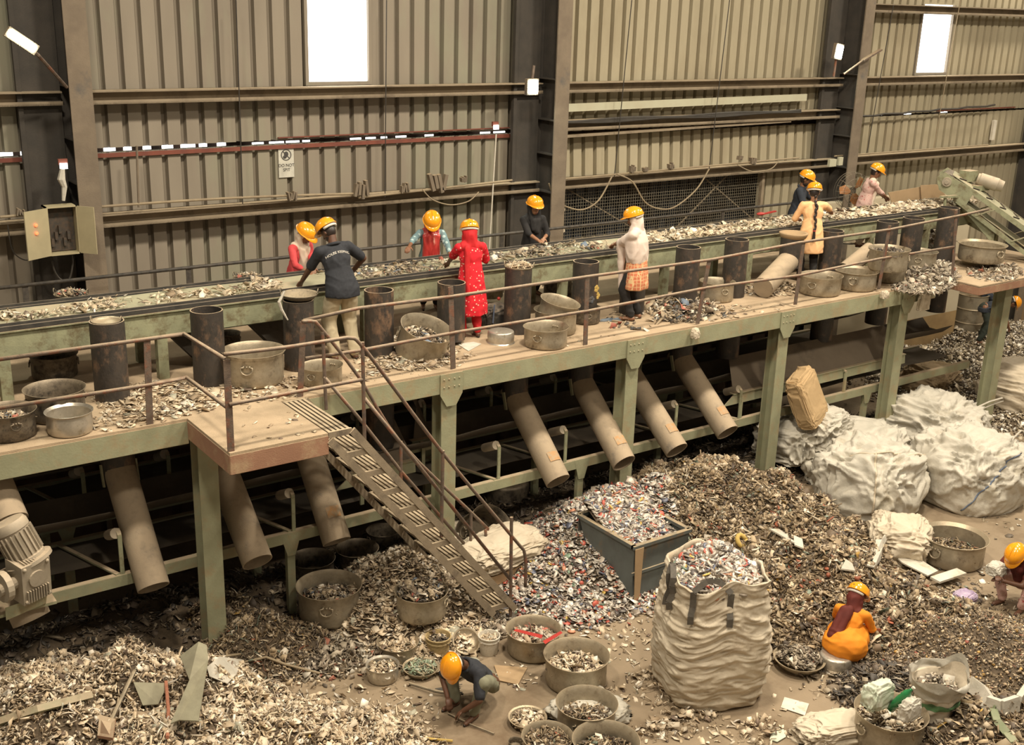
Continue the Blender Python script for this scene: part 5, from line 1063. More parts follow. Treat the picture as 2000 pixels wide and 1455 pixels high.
q0, q1 = A+d*.35-up*.2, A+d*1.25-up*.2; a = MB().add([tuple(q0-sd*.28), tuple(q1-sd*.28), (q1.x-sd.x*.28, q1.y-sd.y*.28, ZD+.25), (q0.x+.25, q0.y-.3, ZD+.55), tuple(q0+sd*.28), tuple(q1+sd*.28), (q1.x+sd.x*.28, q1.y+sd.y*.28, ZD+.25), (q0.x+.35, q0.y+.1, ZD+.55)], [(0, 3, 2, 1), (4, 5, 6, 7), (0, 4, 7, 3), (1, 2, 6, 5)])
part('under_plate', a, 'green_frame', r, world=True)
# cardboard guard and small frame by the feed end
a = MB(); q = [PY(x, y, 13.75) for x, y in ((1735, 376), (1798, 365), (1800, 392), (1742, 397))]; a.poly(q, .01, (0, 1, 0)); q = [PY(x, y, 13.72) for x, y in ((1798, 362), (1830, 360), (1850, 385), (1800, 393))]; a.poly(q, .01, (0, 1, 0))
single('cardboard_sheet', a, 'card', 'dusty cardboard sheets standing behind the feed end of the belt', 'cardboard')
single('guard_frame', MB().bar(PY(1838, 385, 12.6), PY(1868, 383, 12.6), .06, .04).bar(PY(1846, 386, 12.6), PY(1845, 410, 12.6), .05, .03, (0, 1, 0)), 'green_frame', 'small steel bracket at the feed end of the belt', 'bracket')
# pedestal fan
c = PY(1662, 372, 14.35); r = thing('pedestal_fan', 'pedestal fan with orange brown blades against the wall', 'fan', (c.x, c.y, ZD)); h = c.z-ZD
fz = Matrix.Rotation(R_(-20), 3, 'Z')
part('base', MB().lathe([(.01, 0), (.24, 0), (.24, .03), (.05, .06), (.01, .06)], 24), 'iron', r); part('pole', MB().tube([(0, 0, .03), (0, 0, h-.1)], .022, 10), 'iron', r)
a = MB().tube([fz @ Vector((0, -.05, 0))+Vector((0, 0, h)), fz @ Vector((0, .2, 0))+Vector((0, 0, h))], .08, 16); part('motor', a, 'iron', r)
for k in range(3):
    t = k*2.094+.9; pts = [fz @ Vector((rr_*math.cos(t+o), -.07+.04*s_, rr_*math.sin(t+o)))+Vector((0, 0, h)) for rr_, o, s_ in ((.06, -.5, 1), (.2, -.45, 1), (.31, -.1, .5), (.3, .3, -.5), (.16, .5, -1), (.06, .5, -1))]
    part('blade', MB().poly(pts, .006, fz @ Vector((0, -1, 0))), 'fan_blade', r)
a = MB()
for q, yy in ((.36, -.05), (.35, -.13), (.25, -.17), (.12, -.19), (.36, .03)): a.tube([fz @ Vector((q*math.cos(t), yy, q*math.sin(t)))+Vector((0, 0, h)) for t in [2*math.pi*i/32 for i in range(33)]], .004, 5, False)
for k in range(20): t = k*.314; a.tube([fz @ Vector((q*math.cos(t), yy, q*math.sin(t)))+Vector((0, 0, h)) for q, yy in ((.05, -.2), (.25, -.17), (.35, -.13), (.36, -.04))], .003, 4, False)
part('guard', a, 'iron', r)
c = PY(1625, 318, 14.93); single('socket_box', MB().box(c, (.2, .06, .14)).box(c+Vector((.24, 0, .02)), (.12, .05, .16)), 'flash_pale', 'small pale switch boxes on the right column', 'switch box')
# odd sticks, sheets and planks in the heaps
def sheet_obj(name, px, z, m, label, cat, th=.008, bend=0):
    pts = [PZ(x, y, z+dz) if bend else HS(x, y, .07+max(0, dz)) for p in px for x, y, dz in [(p[0], p[1], p[2] if len(p) > 2 else 0)]]
    return single(name, MB().poly(pts, th), m, label, cat)
mat('grey_strip', (.27, .25, .17), (.21, .19, .13), .8, scale=5, bump=.3, bscale=10)
sheet_obj('metal_sheet', [(352, 1283, .0), (388, 1255, .12), (404, 1262, .10), (407, 1290, .05), (388, 1410, -.05), (350, 1408, -.1), (333, 1415, -.12), (370, 1330, .05)], 1.1, 'grey_strip', 'long dusty grey green sheet strip lying on the left heap', 'sheet', .012, 1)
sheet_obj('metal_sheet', [(262, 1350), (330, 1350), (310, 1390), (280, 1392)], 1.12, 'grey_strip', 'greyish torn plate on the left heap beside the black rod', 'sheet')
sheet_obj('plastic_bag', [(405, 1320), (430, 1305, .05), (475, 1300), (462, 1330), (445, 1350, -.05), (410, 1335)], 1.0, 'bag_white', 'flattened pinkish white bag on the left heap', 'plastic bag')
def stick(pts, r, m, label, cat='stick', n=7):
    single('stick' if cat == 'stick' else cat.replace(' ', '_'), MB().tube([HS(x, y, .05+r) if z > .4 else PZ(x, y, z) for x, y, z in pts], r, n), m, label, cat)
stick([(300, 1275, 1.3), (262, 1330, 1.3), (218, 1420, 1.2)], .02, 'iron', 'long black rod sticking out of the left heap')
stick([(0, 1430, 1.12), (75, 1405, 1.12), (180, 1375, 1.12)], .045, 'green_frame', 'pale green steel bar buried in the left heap', 'steel bar', 4)
stick([(455, 1325, 1.05), (480, 1305, 1.1), (520, 1295, 1.05), (560, 1310, .9), (625, 1325, .6)], .014, 'cable_tan', 'bent brown wire lying over the left heap', 'wire')
stick([(395, 1318, 1.15), (430, 1295, 1.2), (470, 1290, 1.1)], .014, 'cable_tan', 'short brown twig on the left heap beside the pinkish white bag')
stick([(325, 1345, 1.15), (330, 1400, 1.1), (328, 1455, 1.05)], .018, 'print_red', 'reddish wooden lath lying down the left heap')
stick([(608, 1375, .65), (605, 1450, .62)], .012, 'st_y', 'thin yellow strip lying on the left heap', 'strip')
sheet_obj('brick_shard', [(192, 1455), (196, 1415), (228, 1425), (222, 1460)], 1.15, 'rusty_pink', 'reddish broken tile at the bottom of the left heap', 'tile', .03)
stick([(810, 1440, .03), (884, 1447, .03)], .014, 'st_y', 'yellow strip lying on the floor at the bottom', 'strip')
stick([(800, 1335, .04), (850, 1350, .05), (900, 1357, .04)], .016, 'iron', 'broom handle lying behind the squatting man')
P = PZ(880, 1350, .03); a = MB()
for k in range(18): a.tube([PZ(850, 1345, .04), PZ(898+rnd.uniform(-8, 8), 1348+rnd.uniform(-14, 12), .03)], .006, 4)
single('broom', a, 'strap', 'worn dark broom lying behind the squatting man', 'broom')
stick([(875, 1393, .02), (920, 1415, .02), (965, 1433, .02)], .008, 'iron', 'thin metal rod on the floor in front of the squatting man', 'rod')
single('floor_beam', MB().bar(PZ(520, 1262, .08), PZ(770, 1190, .08), .16, .16), 'green_frame', 'pale green beam lying on the floor under the big dull pot', 'beam')
single('cardboard_sheet', MB().poly([PZ(x, y, .01) for x, y in ((965, 1300), (1030, 1305), (1012, 1338), (975, 1330))], .01), 'card', 'dusty cardboard piece on the floor behind the squatting man', 'cardboard')
single('paper_sheet', MB().poly([PZ(x, y, .01) for x, y in ((1532, 1362), (1580, 1375), (1572, 1398), (1525, 1382))], .006), 'white_plastic', 'white paper sheet on the floor left of the crumpled pale sack', 'paper')
single('plastic_scrap', MB().poly([PZ(x, y, .01) for x, y in ((1508, 1432), (1530, 1425), (1535, 1440), (1518, 1450), (1503, 1445))], .01), 'pale_green', 'light green torn scrap on the floor at the bottom', 'scrap')
single('wood_board', MB().bar(PZ(1826, 1133, .12), PZ(1878, 1116, .12), .16, .03), 'white_plastic', 'short pale board on the floor left of the person at the right edge', 'board')
mat('purple', (.36, .26, .42), (.5, .42, .52), .4, scale=14)
P = HS(1883, 1178, .05); single('plastic_wrapper', crumple(P, (.16, .12, .07), 81, amp=.3, fr=3), 'purple', 'crumpled purple plastic wrapper on the fine heap', 'wrapper', smooth=True)
def tpiece(px, z, m, label, th=.02): single('foam_piece', MB().poly([HS(x, y, .10) for x, y in px], th), m, label, 'foam')
tpiece([(1708, 1070), (1720, 1070), (1735, 1040), (1742, 1045), (1722, 1085), (1718, 1110), (1705, 1125), (1690, 1122), (1708, 1100)], 1.0, 'bag_white', 'white forked plastic piece on the brown heap')
tpiece([(1640, 1130), (1650, 1110), (1662, 1118), (1668, 1133)], .9, 'bag_white', 'white triangular plastic piece on the brown heap above the woman in orange')
tpiece([(1500, 1050), (1545, 1075), (1568, 1085), (1560, 1075), (1520, 1052)], 1.0, 'white_plastic', 'long pale plastic strip on the brown heap')
tpiece([(1550, 1080), (1548, 1062), (1565, 1070), (1568, 1088)], 1.02, 'white_plastic', 'white square scrap on the brown heap beside the long strip')
single('foam_piece', strapb([HS(x, y, .06) for x, y in ((1890, 1345), (1915, 1362), (1928, 1385), (1955, 1395), (1985, 1385), (2005, 1355))], .16, .06), 'bag_white', 'white zigzag foam piece in the lower right heap', 'foam')
tpiece([(1745, 1100), (1790, 1105), (1830, 1130), (1810, 1140), (1760, 1115)], .72, 'white_plastic', 'crumpled white plastic film on the right slope of the brown heap', .02)
mat('leaf_green', (.20, .24, .13), (.26, .27, .17), .7, scale=5)
single('fabric_strip', strapb([HS(x, y, .06) for x, y in ((1932, 1372), (1938, 1395), (1945, 1420), (1965, 1442), (1980, 1460))], .08, .02), 'leaf_green', 'dull green fabric strip in the lower right heap', 'fabric')
c = HS(1448, 1066, .07); single('foam_ring', MB().tube([c+Vector((.07*math.cos(t), .07*math.sin(t)*.8, .06*math.sin(t))) for t in [i*.628 for i in range(11)]], .032, 8), 'st_y', 'yellow foam ring on the brown heap', 'ring', smooth=True)
stick([(1570, 1010, 1.15), (1600, 1025, 1.1), (1655, 1055, 1.0)], .012, 'bag_beige', 'thin pale wooden stick on the brown heap')
a = MB()
mat('red_film', (.42, .04, .03), (.34, .03, .025), .5)
a.add([PZ(x, y, .52) for x, y in ((1003, 1232), (1008, 1228), (1060, 1240), (1058, 1247))]+[PZ(x, y, .55) for x, y in ((1060, 1252), (1095, 1232), (1099, 1236), (1065, 1258))], [(0, 1, 2, 3), (4, 5, 6, 7)])
single('plastic_strip', a, 'red_film', 'red plastic strips in the pot at the foot of the stairs', 'plastic strip')
# things on the deck
c = PZ(975, 640, ZD); r = thing('backpack', 'black bag with blue straps on the deck under the belt', 'bag', c)
part('bag_body', crumple((0, .1, 0), (.2, .14, .2), 91, amp=.1, fr=1.5), 'rubber', r, True); part('strap', strapb([(-.15, -.06, .1), (-.13, -.06, .36)], .02).bar((.16, -.06, .1), (.15, -.06, .36), .02, .02), 'blue_thread', r); part('zip_pull', MB().ball((-.02, 0, .42), .025), 'red_film', r)
c = PZ(1225, 628, ZD); a = MB()
mat('slipper_blue', (.22, .27, .33), None, .7)
for k in (0, 1): a.poly([Vector((1.0*x+.0, y-.05*k, 0))+PZ(1172, 628, ZD+.005)+Vector((.12*k, 0, 0)) for x, y in ((0, 0), (.05, -.03), (.2, -.04), (.24, 0), (.2, .04), (.05, .04))], .02)
single('slippers', a, 'slipper_blue', 'pair of blue slippers on the deck beside the woman in the cream shawl', 'slippers')
single('paper_sheet', MB().poly([PZ(x, y, ZD+.004) for x, y in ((893, 672), (925, 668), (940, 672), (915, 686))], .004), 'sign_white', 'newspaper sheet under the feet of the woman in red', 'paper')
c = PZ(1495, 420, BZ+.05); single('hand_clipper', MB().bar(c+Vector((-.1, 0, .02)), c+Vector((.25, 0, .05)), .05, .02).ball(c+Vector((-.12, 0, .03)), (.1, .05, .03)), 'red_film', 'red and green hand tool lying on the belt left of the man in dark blue', 'tool')
c = PY(548, 590, 12.1); single('cloth_strip', MB().tube([PY(x, y, 12.1) for x, y in ((556, 568), (545, 590), (550, 605), (562, 625))], [.012, .02, .018, .008], 6), 'bag_white', 'white cloth strip hanging from the wok on the waste pipe', 'cloth')
a = crumple(PY(1452+350, 605, 11.2), (.13, .05, .22), 95, amp=.25, fr=2.4); single('hanging_rag', a, 'bag_beige', 'pale rag hanging over the right end of the deck edge', 'rag', smooth=True)
a = crumple(PY(1727, 582, 11.2), (.07, .05, .08), 96, amp=.25, fr=2.4); single('hanging_rag', a, 'bag_beige', 'small pale rag knot on the deck edge beam', 'rag', smooth=True)
a = crumple(PY(1357, 660, 11.2), (.06, .05, .09), 97, amp=.25, fr=2.4); single('hanging_rag', a, 'bag_beige', 'small pale rag tied at the foot of a railing post right of the scrap pile', 'rag', smooth=True)
# far right corner
c = PZ(1885, 665, 0); single('grey_barrel', MB().lathe([(.01, 0), (.34, 0), (.34, .3), (.36, .31), (.34, .33), (.34, .62), (.36, .64), (.34, .66), (.34, .95), (.36, .97), (.32, .97), (.31, .9), (.01, .9)], 28, Matrix.Translation((24.2, 15.0, .1))), 'aluminium', 'dusty metal drum behind the bent worker at the right', 'drum', smooth='auto')
single('leaning_sheet', MB().poly([PY(x, y, 15.35) for x, y in ((1885, 590), (1905, 572), (1925, 600), (1900, 640))], .02, (0, 1, 0)), 'motor_grey', 'grey sheet leaning by the drum at the right', 'sheet')
single('wooden_crate', MB().bb(26.7, 28.4, 14.0, 15.2, 0, .95), 'card', 'wooden crate at the right edge beyond the green post', 'crate')
# ------------------------------------------------------------------ people
def blob(mb, voxel, it=4, wr=0, wf=6, seed=0, wz=1):
    me = bpy.data.meshes.new('tmp'); me.from_pydata([tuple(v) for v in mb.v], [], mb.f); o = bpy.data.objects.new('tmp', me); COL.objects.link(o)
    bm = bmesh.new(); bm.from_mesh(me); bmesh.ops.recalc_face_normals(bm, faces=bm.faces); bm.to_mesh(me); bm.free()
    m = o.modifiers.new('r', 'REMESH'); m.mode = 'VOXEL'; m.voxel_size = voxel; m.use_smooth_shade = True
    m = o.modifiers.new('s', 'SMOOTH'); m.iterations = it; m.factor = .5
    dg = bpy.context.evaluated_depsgraph_get(); out = bpy.data.meshes.new_from_object(o.evaluated_get(dg)); bpy.data.objects.remove(o); bpy.data.meshes.remove(me)
    if wr:
        nn = [v.normal.copy() for v in out.vertices]
        for v, q in zip(out.vertices, nn):
            p = Vector((v.co.x*wf, v.co.y*wf, v.co.z*wf*wz+seed)); w = noise.noise_vector(p*.5)*.7; k = (1-min(1, abs(noise.noise(p+w))*2.6)); v.co += q*wr*(k-.4)
    out.polygons.foreach_set('use_smooth', [True]*len(out.polygons)); return out
def addm(name, me, m, parent, label=None, loc=None):
    me.name = name; me.materials.clear(); me.materials.append(MATS[m]); o = bpy.data.objects.new(name, me); COL.objects.link(o); o.parent = parent
    if label: o['label'] = label
    return o
HELM = None
def helmet_meshes():
    a = MB(); prof = [(1.06, 0), (1.07, .06), (1.0, .09), (.985, .3), (.93, .6), (.80, .86), (.58, 1.06), (.3, 1.17), (.02, 1.2), (.02, 1.16), (.3, 1.12), (.76, .82), (.9, .5), (.95, .1), (.95, 0)]
    a.lathe([(r*.125, z*.105) for r, z in prof], 36, sy=1.17)
    a.tube([(0, .125*math.cos(t)*1.12, .127*math.sin(t)) for t in [R_(18+14.4*i) for i in range(11)]], .012, 6)
    for x in (-.05, .05): a.tube([(x, .115*math.cos(t)*1.1, .115*math.sin(t)) for t in [R_(28+12.4*i) for i in range(11)]], .008, 6)
    me = a.mesh('shell', 'helmet', 'auto')
    b = MB(); n = 15; vs = []
    for z in (0.004, .012):
        for i in range(n): t = R_(25+130*i/(n-1)); vs.append((.118*math.cos(t), .135*math.sin(t), z+.004))
        for i in range(n): t = R_(25+130*i/(n-1)); k = math.sin(math.pi*i/(n-1))**.6; vs.append(((.13+.012*k)*math.cos(t), (.15+.052*k)*math.sin(t), z-.014*k))
    b.add(vs, [(i, i+1, n+i+1, n+i) for i in range(n-1)]+[(2*n+i, 3*n+i, 3*n+i+1, 2*n+i+1) for i in range(n-1)]+[(n+i, n+i+1, 3*n+i+1, 3*n+i) for i in range(n-1)])
    w = MB().tube([(.112*math.cos(t), .125*math.sin(t), -.018) for t in [R_(200+14*i) for i in range(11)]], [.017]*11, 6)
    mk = MB().ball((0, -.135, .045), (.016, .006, .016), nu=8, nv=6)
    return me, b.mesh('peak', 'helmet', True), w.mesh('headband', 'helmet_white', True), mk.mesh('round_mark', 'helmet_mark', True)
HM = helmet_meshes()
def ik(a, t, l1, l2, pole):
    a, t = Vector(a), Vector(t); d = t-a; L = min(d.length, (l1+l2)*.995); d.normalize(); t = a+d*L
    x = (l1*l1-l2*l2+L*L)/(2*L); h = math.sqrt(max(0, l1*l1-x*x)); p = Vector(pole); p = (p-d*d.dot(p)).normalized(); return a+d*x+p*h, t
def person(label, x, y, z0, top, head, shirt, skin='skin', lean=10, side=0, hip=None, feet=None, hands=None, hp=25, hy=0, sleeve=.45, hem=-.10, hemr=(.19, .145), pants='pants_khaki', shirt_wr=.008, extras=(), pr=1.0, poles=None, hipy=0, sleeve2=None, helmet=True, sc=1.0, splay=.35):
    """x, y: feet; top: height of the helmet top above z0 when standing; head: facing direction in degrees"""
    H = top-.03; s = H/1.62 if hip is None else sc
    r = thing('person', label, 'person', (x, y, z0), R_(head-90)); RZ_ = Matrix.Rotation(R_(head-90), 3, 'Z'); RI = RZ_.transposed()
    def loc(w): return RI @ (Vector(w)-Vector((x, y, z0)))
    hz = (.86*s if hip is None else hip); HP = Vector((0, hipy, hz)); LM = Matrix.Rotation(R_(side), 3, 'Y') @ Matrix.Rotation(-R_(lean), 3, 'X')
    def T(a, b, c): return HP+LM @ (Vector((a, b, c))*s)
    neck = T(0, 0, .50); HM3 = LM @ Matrix.Rotation(R_(hy), 3, 'Z') @ Matrix.Rotation(-R_(hp), 3, 'X'); hc = neck+(LM @ Matrix.Rotation(-R_(hp*.4), 3, 'X')) @ Vector((0, .02, .135))*s
    def Hd(a, b, c): return hc+HM3 @ Vector((a, b, c))
    # legs
    feet = feet or ((-.10, .02), (.10, -.02)); b = MB(); legs = []
    for sx, (fx, fy) in zip((-1, 1), feet):
        h0 = HP+Vector((sx*.088*s, 0, 0)); an = Vector((fx*s if hip is None else fx, fy, .075))
        kn, an = ik(h0, an, .42*s, .41*s, (sx*.15 if hip is None else sx*splay, 1, .1)); legs.append((h0, kn, an))
        b.cap(h0, .082*s, kn, .054*s).cap(kn, .053*s, an, .036*s).cap(an+Vector((0, -.035, -.035)), .034, an+Vector((sx*.02, .14, -.048)), .026)
    # trunk, neck, head
    b.ball(T(0, 0, .02), (.15*s, .105*s, .12*s), LM).ball(T(0, 0, .17), (.125*s, .092*s, .17*s), LM).ball(T(0, 0, .32), (.150*s, .10*s, .17*s), LM)
    b.cap(T(-.12, 0, .43), .055*s, T(.12, 0, .43), .055*s).cap(T(0, 0, .42), .055*s, hc+HM3 @ Vector((0, -.02, -.05)), .047*s)
    b.ball(hc, (.075, .092, .112), HM3, 16, 12).ball(Hd(0, .022, -.062), (.055, .066, .055), HM3).cap(Hd(0, .086, .012), .010, Hd(0, .104, -.028), .014).ball(Hd(-.076, -.005, -.012), (.014, .022, .03), HM3).ball(Hd(.076, -.005, -.012), (.014, .022, .03), HM3).ball(Hd(0, .082, -.062), (.026, .014, .012), HM3)
    # arms
    arms = []; hands = hands or (None, None)
    for i, sx in enumerate((-1, 1)):
        S = T(sx*.175, 0, .425); tg = hands[i]
        tg = Vector(tg[1:]) if isinstance(tg, tuple) and tg[0] == 'L' else (loc(tg) if tg is not None else S+Vector((sx*.03, .05, -.5*s)))
        pole = Vector((sx*.7, -.4, -.7)) if not poles else Vector(poles[i])
        el, wr = ik(S, tg, .275*s, .235*s, pole); arms.append((S, el, wr)); b.cap(S, .048*s, el, .038*s).cap(el, .037*s, wr, .026*s)
        d = (wr-el).normalized(); dn = Vector((0, 0, -1)); sv = d.cross(dn); sv = sv.normalized() if sv.length > .05 else Vector((1, 0, 0)); pn = sv.cross(d)
        pn = pn if pn.z < 0 else -pn; q = Matrix((sv, d, -pn)).transposed(); b.ball(wr+d*.05, (.040, .052, .018), q)
        for k in range(4):
            f0 = wr+d*.088+sv*((k-1.5)*.021); l = (.032, .038, .036, .028)[k]; f1 = f0+(d*.9+pn*.35).normalized()*l; f2 = f1+(d*.45+pn*.9).normalized()*l*.85
            b.cap(f0-d*.02, .0095, f1, .009, 8).cap(f1, .009, f2, .008, 8)
        th = wr+d*.025-sv*sx*.034*(1 if sv.x*sx > 0 else -1); tv = (-sv*sx*(1 if sv.x*sx > 0 else -1)*.6+d*.8+pn*.3).normalized(); b.cap(th, .011, th+tv*.035, .010, 8).cap(th+tv*.035, .010, th+tv*.035+(tv+pn*.5).normalized()*.028, .0085, 8)
    o = addm('body', blob(b, .0085, 2), skin, r)
    # face
    for sx in (-1, 1):
        e = part('eye', MB().ball(Hd(sx*.029, .083, .010), (.013, .008, .008), HM3, 10, 6), 'eye_white', r, True); part('pupil', MB().ball(Hd(sx*.029, .089, .008), (.006, .004, .006), HM3, 8, 6), 'eye_dark', e, True)
        part('eyebrow', MB().cap(Hd(sx*.014, .090, .030), .004, Hd(sx*.045, .080, .030), .003, 6), 'hair', r, True)
    part('lips', MB().ball(Hd(0, .093, -.062), (.022, .007, .008), HM3, 10, 6), 'lips', r, True)
    part('hair', MB().ball(Hd(0, -.014, .012), (.083, .092, .114), HM3, 16, 12), 'hair', r, True)
    if helmet:
        TM = Matrix.Translation(Hd(0, -.005, .045)) @ HM3.to_4x4() @ Matrix.Rotation(R_(4), 4, 'X')
        hh = bpy.data.objects.new('hard_hat', HM[0]); COL.objects.link(hh); hh.parent = r; hh.matrix_local = TM
        for nm, me in zip(('peak', 'headband', 'round_mark'), HM[1:]):
            c = bpy.data.objects.new(nm, me); COL.objects.link(c); c.parent = hh
    # trousers
    b = MB(); b.ball(T(0, 0, .0), (.158*s, .112*s, .12*s), LM)
    for h0, kn, an in legs: b.cap(h0+Vector((0, 0, -.03)), .084*s, h0.lerp(kn, .5), .086*s*pr).cap(h0.lerp(kn, .4), .086*s*pr, kn, .078*s*pr).cap(kn, .078*s*pr, an+Vector((0, 0, .03)), .062*s*pr)
    addm('trousers', blob(b, .014, 3, .010, 7, x), pants, r)
    for sx, (h0, kn, an) in zip((-1, 1), legs):
        part('shoe', MB().cap(an+Vector((0, -.05, -.055)), .020, an+Vector((sx*.02, .16, -.060)), .016), 'hair', r, True)
    # top
    b = MB(); b.ball(T(0, 0, .30), (.172*s, .122*s, .19*s), LM).cap(T(-.125, 0, .425), .068*s, T(.125, 0, .425), .068*s).ball(T(0, 0, .16), (.15*s, .115*s, .19*s), LM)
    rings = []; ax = LM @ Vector((0, 0, 1))
    for k in range(7):
        u = k/6; zz = .22+(hem-.22)*u; c = T(0, 0, zz) if zz > 0 else HP+Vector((0, 0, zz*s)) if hip is None else T(0, 0, zz); w = min(1, u*1.25)**.8
        rings.append((c.x, c.y, c.z, (.145+(hemr[0]-.135)*w)*s, (.112+(hemr[1]-.112)*w)*s))
    if hip is None: b.loft(rings, 28, .05 if hem < -.2 else .0, 7, x)
    for (S, el, wr), fr in zip(arms, (sleeve, sleeve2 or sleeve)):
        if fr <= 1: b.cap(S, .066*s, S.lerp(el, fr), .060*s)
        else: b.cap(S, .062*s, el, .052*s).cap(el, .052*s, el.lerp(wr, fr-1), .042*s)
    st = addm('top', blob(b, .013, 3, shirt_wr, 7, x+3), shirt, r)
    ctx = dict(r=r, T=T, Hd=Hd, HM3=HM3, LM=LM, HP=HP, hc=hc, neck=neck, s=s, arms=arms, legs=legs, loc=loc, shirt=st)
    for e in extras: e(ctx)
    return ctx
def hood(m, drape=.16, front=True, long=None, band=0, wd=0):
    def f(c):
        b = MB(); Hd, T, HM3, s = c['Hd'], c['T'], c['HM3'], c['s']
        b.ball(Hd(0, -.026, .005), (.100, .100, .125), HM3, 16, 12).cap(Hd(0, -.04, -.04), .085, T(0, -.015, .46), .085*s).cap(Hd(-.075, .01, -.05), .028, T(-.05, .06, .44), .05).cap(Hd(.075, .01, -.05), .028, T(.05, .06, .44), .05)
        b.cap(T(-drape*.8, -.01, .44), .075*s, T(drape*.8, -.01, .44), .075*s)
        if front: b.cap(T(-.03, .10, .42), .06, T(-.02, .125, front if isinstance(front, float) else .18), .055).cap(T(.04, .10, .42), .055, T(.03, .125, front+.04 if isinstance(front, float) else .2), .05)
        if wd: b.cap(T(-.06-wd, .09, .40), .05, T(-.05-wd, .135, front), .05).cap(T(.06+wd, .09, .40), .05, T(.05+wd, .135, front), .05).cap(T(-.05, .14, front), .05, T(.05, .14, front), .05)
        if band: b.cap(T(-.09, -.10, .42), .045, T(-.10, -.12, band), .04)
        addm('head_scarf', blob(b, .012, 3, .012, 9, 3, .4), m, c['r'])
    return f
def shawl(m):
    def f(c):
        b = MB(); T, s, HP = c['T'], c['s'], c['HP']
        q = [T(0, 0, zz) for zz in (.50, .42, .32, .2, .08, .0)]; b.loft([(p.x, p.y, p.z, rx*s, ry*s) for p, rx, ry in zip(q, (.08, .19, .225, .225, .215, .19), (.08, .12, .155, .16, .15, .14))], 28, .05, 6)
        for S, el, wr in c['arms']: b.cap(S, .075, el, .068).cap(el, .066, el.lerp(wr, .45), .055)
        S, el, wr = c['arms'][0]; p = el.lerp(wr, .3); b.cap(p, .07, p+Vector((.02, -.02, -.35)), .05).cap(p+Vector((.02, -.02, -.35)), .05, p+Vector((.03, -.03, -.7)), .03)
        addm('shawl', blob(b, .014, 3, .014, 7, 5, .6), m, c['r'])
    return f
def braid(c):
    b = MB(); T, Hd = c['T'], c['Hd']; pts = [Hd(0, -.085, -.05)]+[T(.01*math.sin(k*1.3), -.135-.006*k, .46-.055*k) for k in range(9)]
    for k, (p, q) in enumerate(zip(pts[:-1], pts[1:])): b.ball(p.lerp(q, .3)+Vector((.008*(-1)**k, 0, 0)), (.026-.0012*k, .022, .034)); b.ball(p.lerp(q, .8)-Vector((.008*(-1)**k, 0, 0)), (.026-.0012*k, .022, .034))
    b.cap(pts[-1], .02, pts[-1]+Vector((0, -.01, -.14)), .03)
    addm('braid', blob(b, .008, 2), 'hair', c['r']); part('hair_tie', MB().ball(pts[-1], (.027, .027, .014)), 'red_film', c['r'], True)
def beard(c): part('beard', MB().ball(c['Hd'](0, .022, -.070), (.062, .070, .056), c['HM3'], 14, 10), 'hair', c['r'], True)
def backtext(c):
    o = text('HOUSE KEEPING', .043, c['r'], (0, 0, 0), 'helmet_white', name='lettering', ext=.0012, curve=1.6); T = c['T']; p = T(0, -.142, .37); TM = Matrix.Translation(p) @ (c['LM'] @ Matrix.Rotation(R_(90), 3, 'X')).to_4x4()
    from mathutils.bvhtree import BVHTree
    sm = c['shirt'].data; bv = BVHTree.FromPolygons([v.co for v in sm.vertices], [tuple(q.vertices) for q in sm.polygons]); inw = c['LM'] @ Vector((0, 1, 0))
    for v in o.data.vertices:
        q = TM @ Vector((v.co.x, v.co.y, 0)); h = bv.ray_cast(q-inw*.4, inw, .8)[0]; v.co = (h if h else q)-inw*(.003+(.002 if v.co.z > 0 else 0))
    o.location = (0, 0, 0); o.rotation_euler = (0, 0, 0)
def collar(m):
    def f(c): T = c['T']; part('collar', MB().tube([T(.075*math.cos(t), .068*math.sin(t)-.005, .475+.012*math.sin(t)*-1) for t in [i*.52 for i in range(13)]], .02, 7), m, c['r'], True)
    return f
# cloth materials
mat('navy_cloth', (.020, .022, .028), (.028, .030, .037), .85, scale=30, bump=.2, bscale=14); mat('black_cloth', (.014, .013, .013), (.022, .02, .02), .85, scale=30); mat('dark_navy', (.022, .028, .040), (.03, .036, .05), .85, scale=30)
mat('pants_khaki', (.50, .42, .28), (.43, .36, .24), .85, scale=6, bump=.3, bscale=10); mat('pants_black', (.02, .018, .017), None, .9); mat('pants_olive', (.22, .215, .145), (.17, .165, .11), .9, scale=5, bump=.3, bscale=10); mat('pants_green', (.035, .045, .035), None, .9)
mat('pink_red', (.62, .07, .075), (.55, .055, .06), .8, scale=5); mat('cream_cloth', (.72, .60, .48), (.66, .54, .42), .85, scale=6, bump=.25, bscale=10); mat('shawl_cream', (.74, .62, .54), (.68, .56, .48), .85, scale=6, bump=.25, bscale=10)
mat('red_shiny', (.62, .06, .05), (.45, .035, .035), .3, scale=9, stretch=(3, 3, .5), c3=(.75, .32, .25), m3=(.56, .66), s3=5, coat=.3); mat('orange_kurta', (.80, .27, .012), (.72, .23, .010), .8, scale=4, bump=.25, bscale=9); mat('maroon', (.13, .02, .012), (.10, .015, .01), .8, scale=8)
mat('peach_kurta', (.92, .55, .27), (.86, .49, .24), .8, scale=4, bump=.2, bscale=9); mat('pink_print', (.62, .38, .33), (.66, .46, .40), .85, scale=18, c3=(.42, .09, .09), m3=(.58, .62), s3=22); mat('red_trouser', (.62, .015, .02), (.52, .012, .016), .8, scale=6, bump=.3, bscale=10)
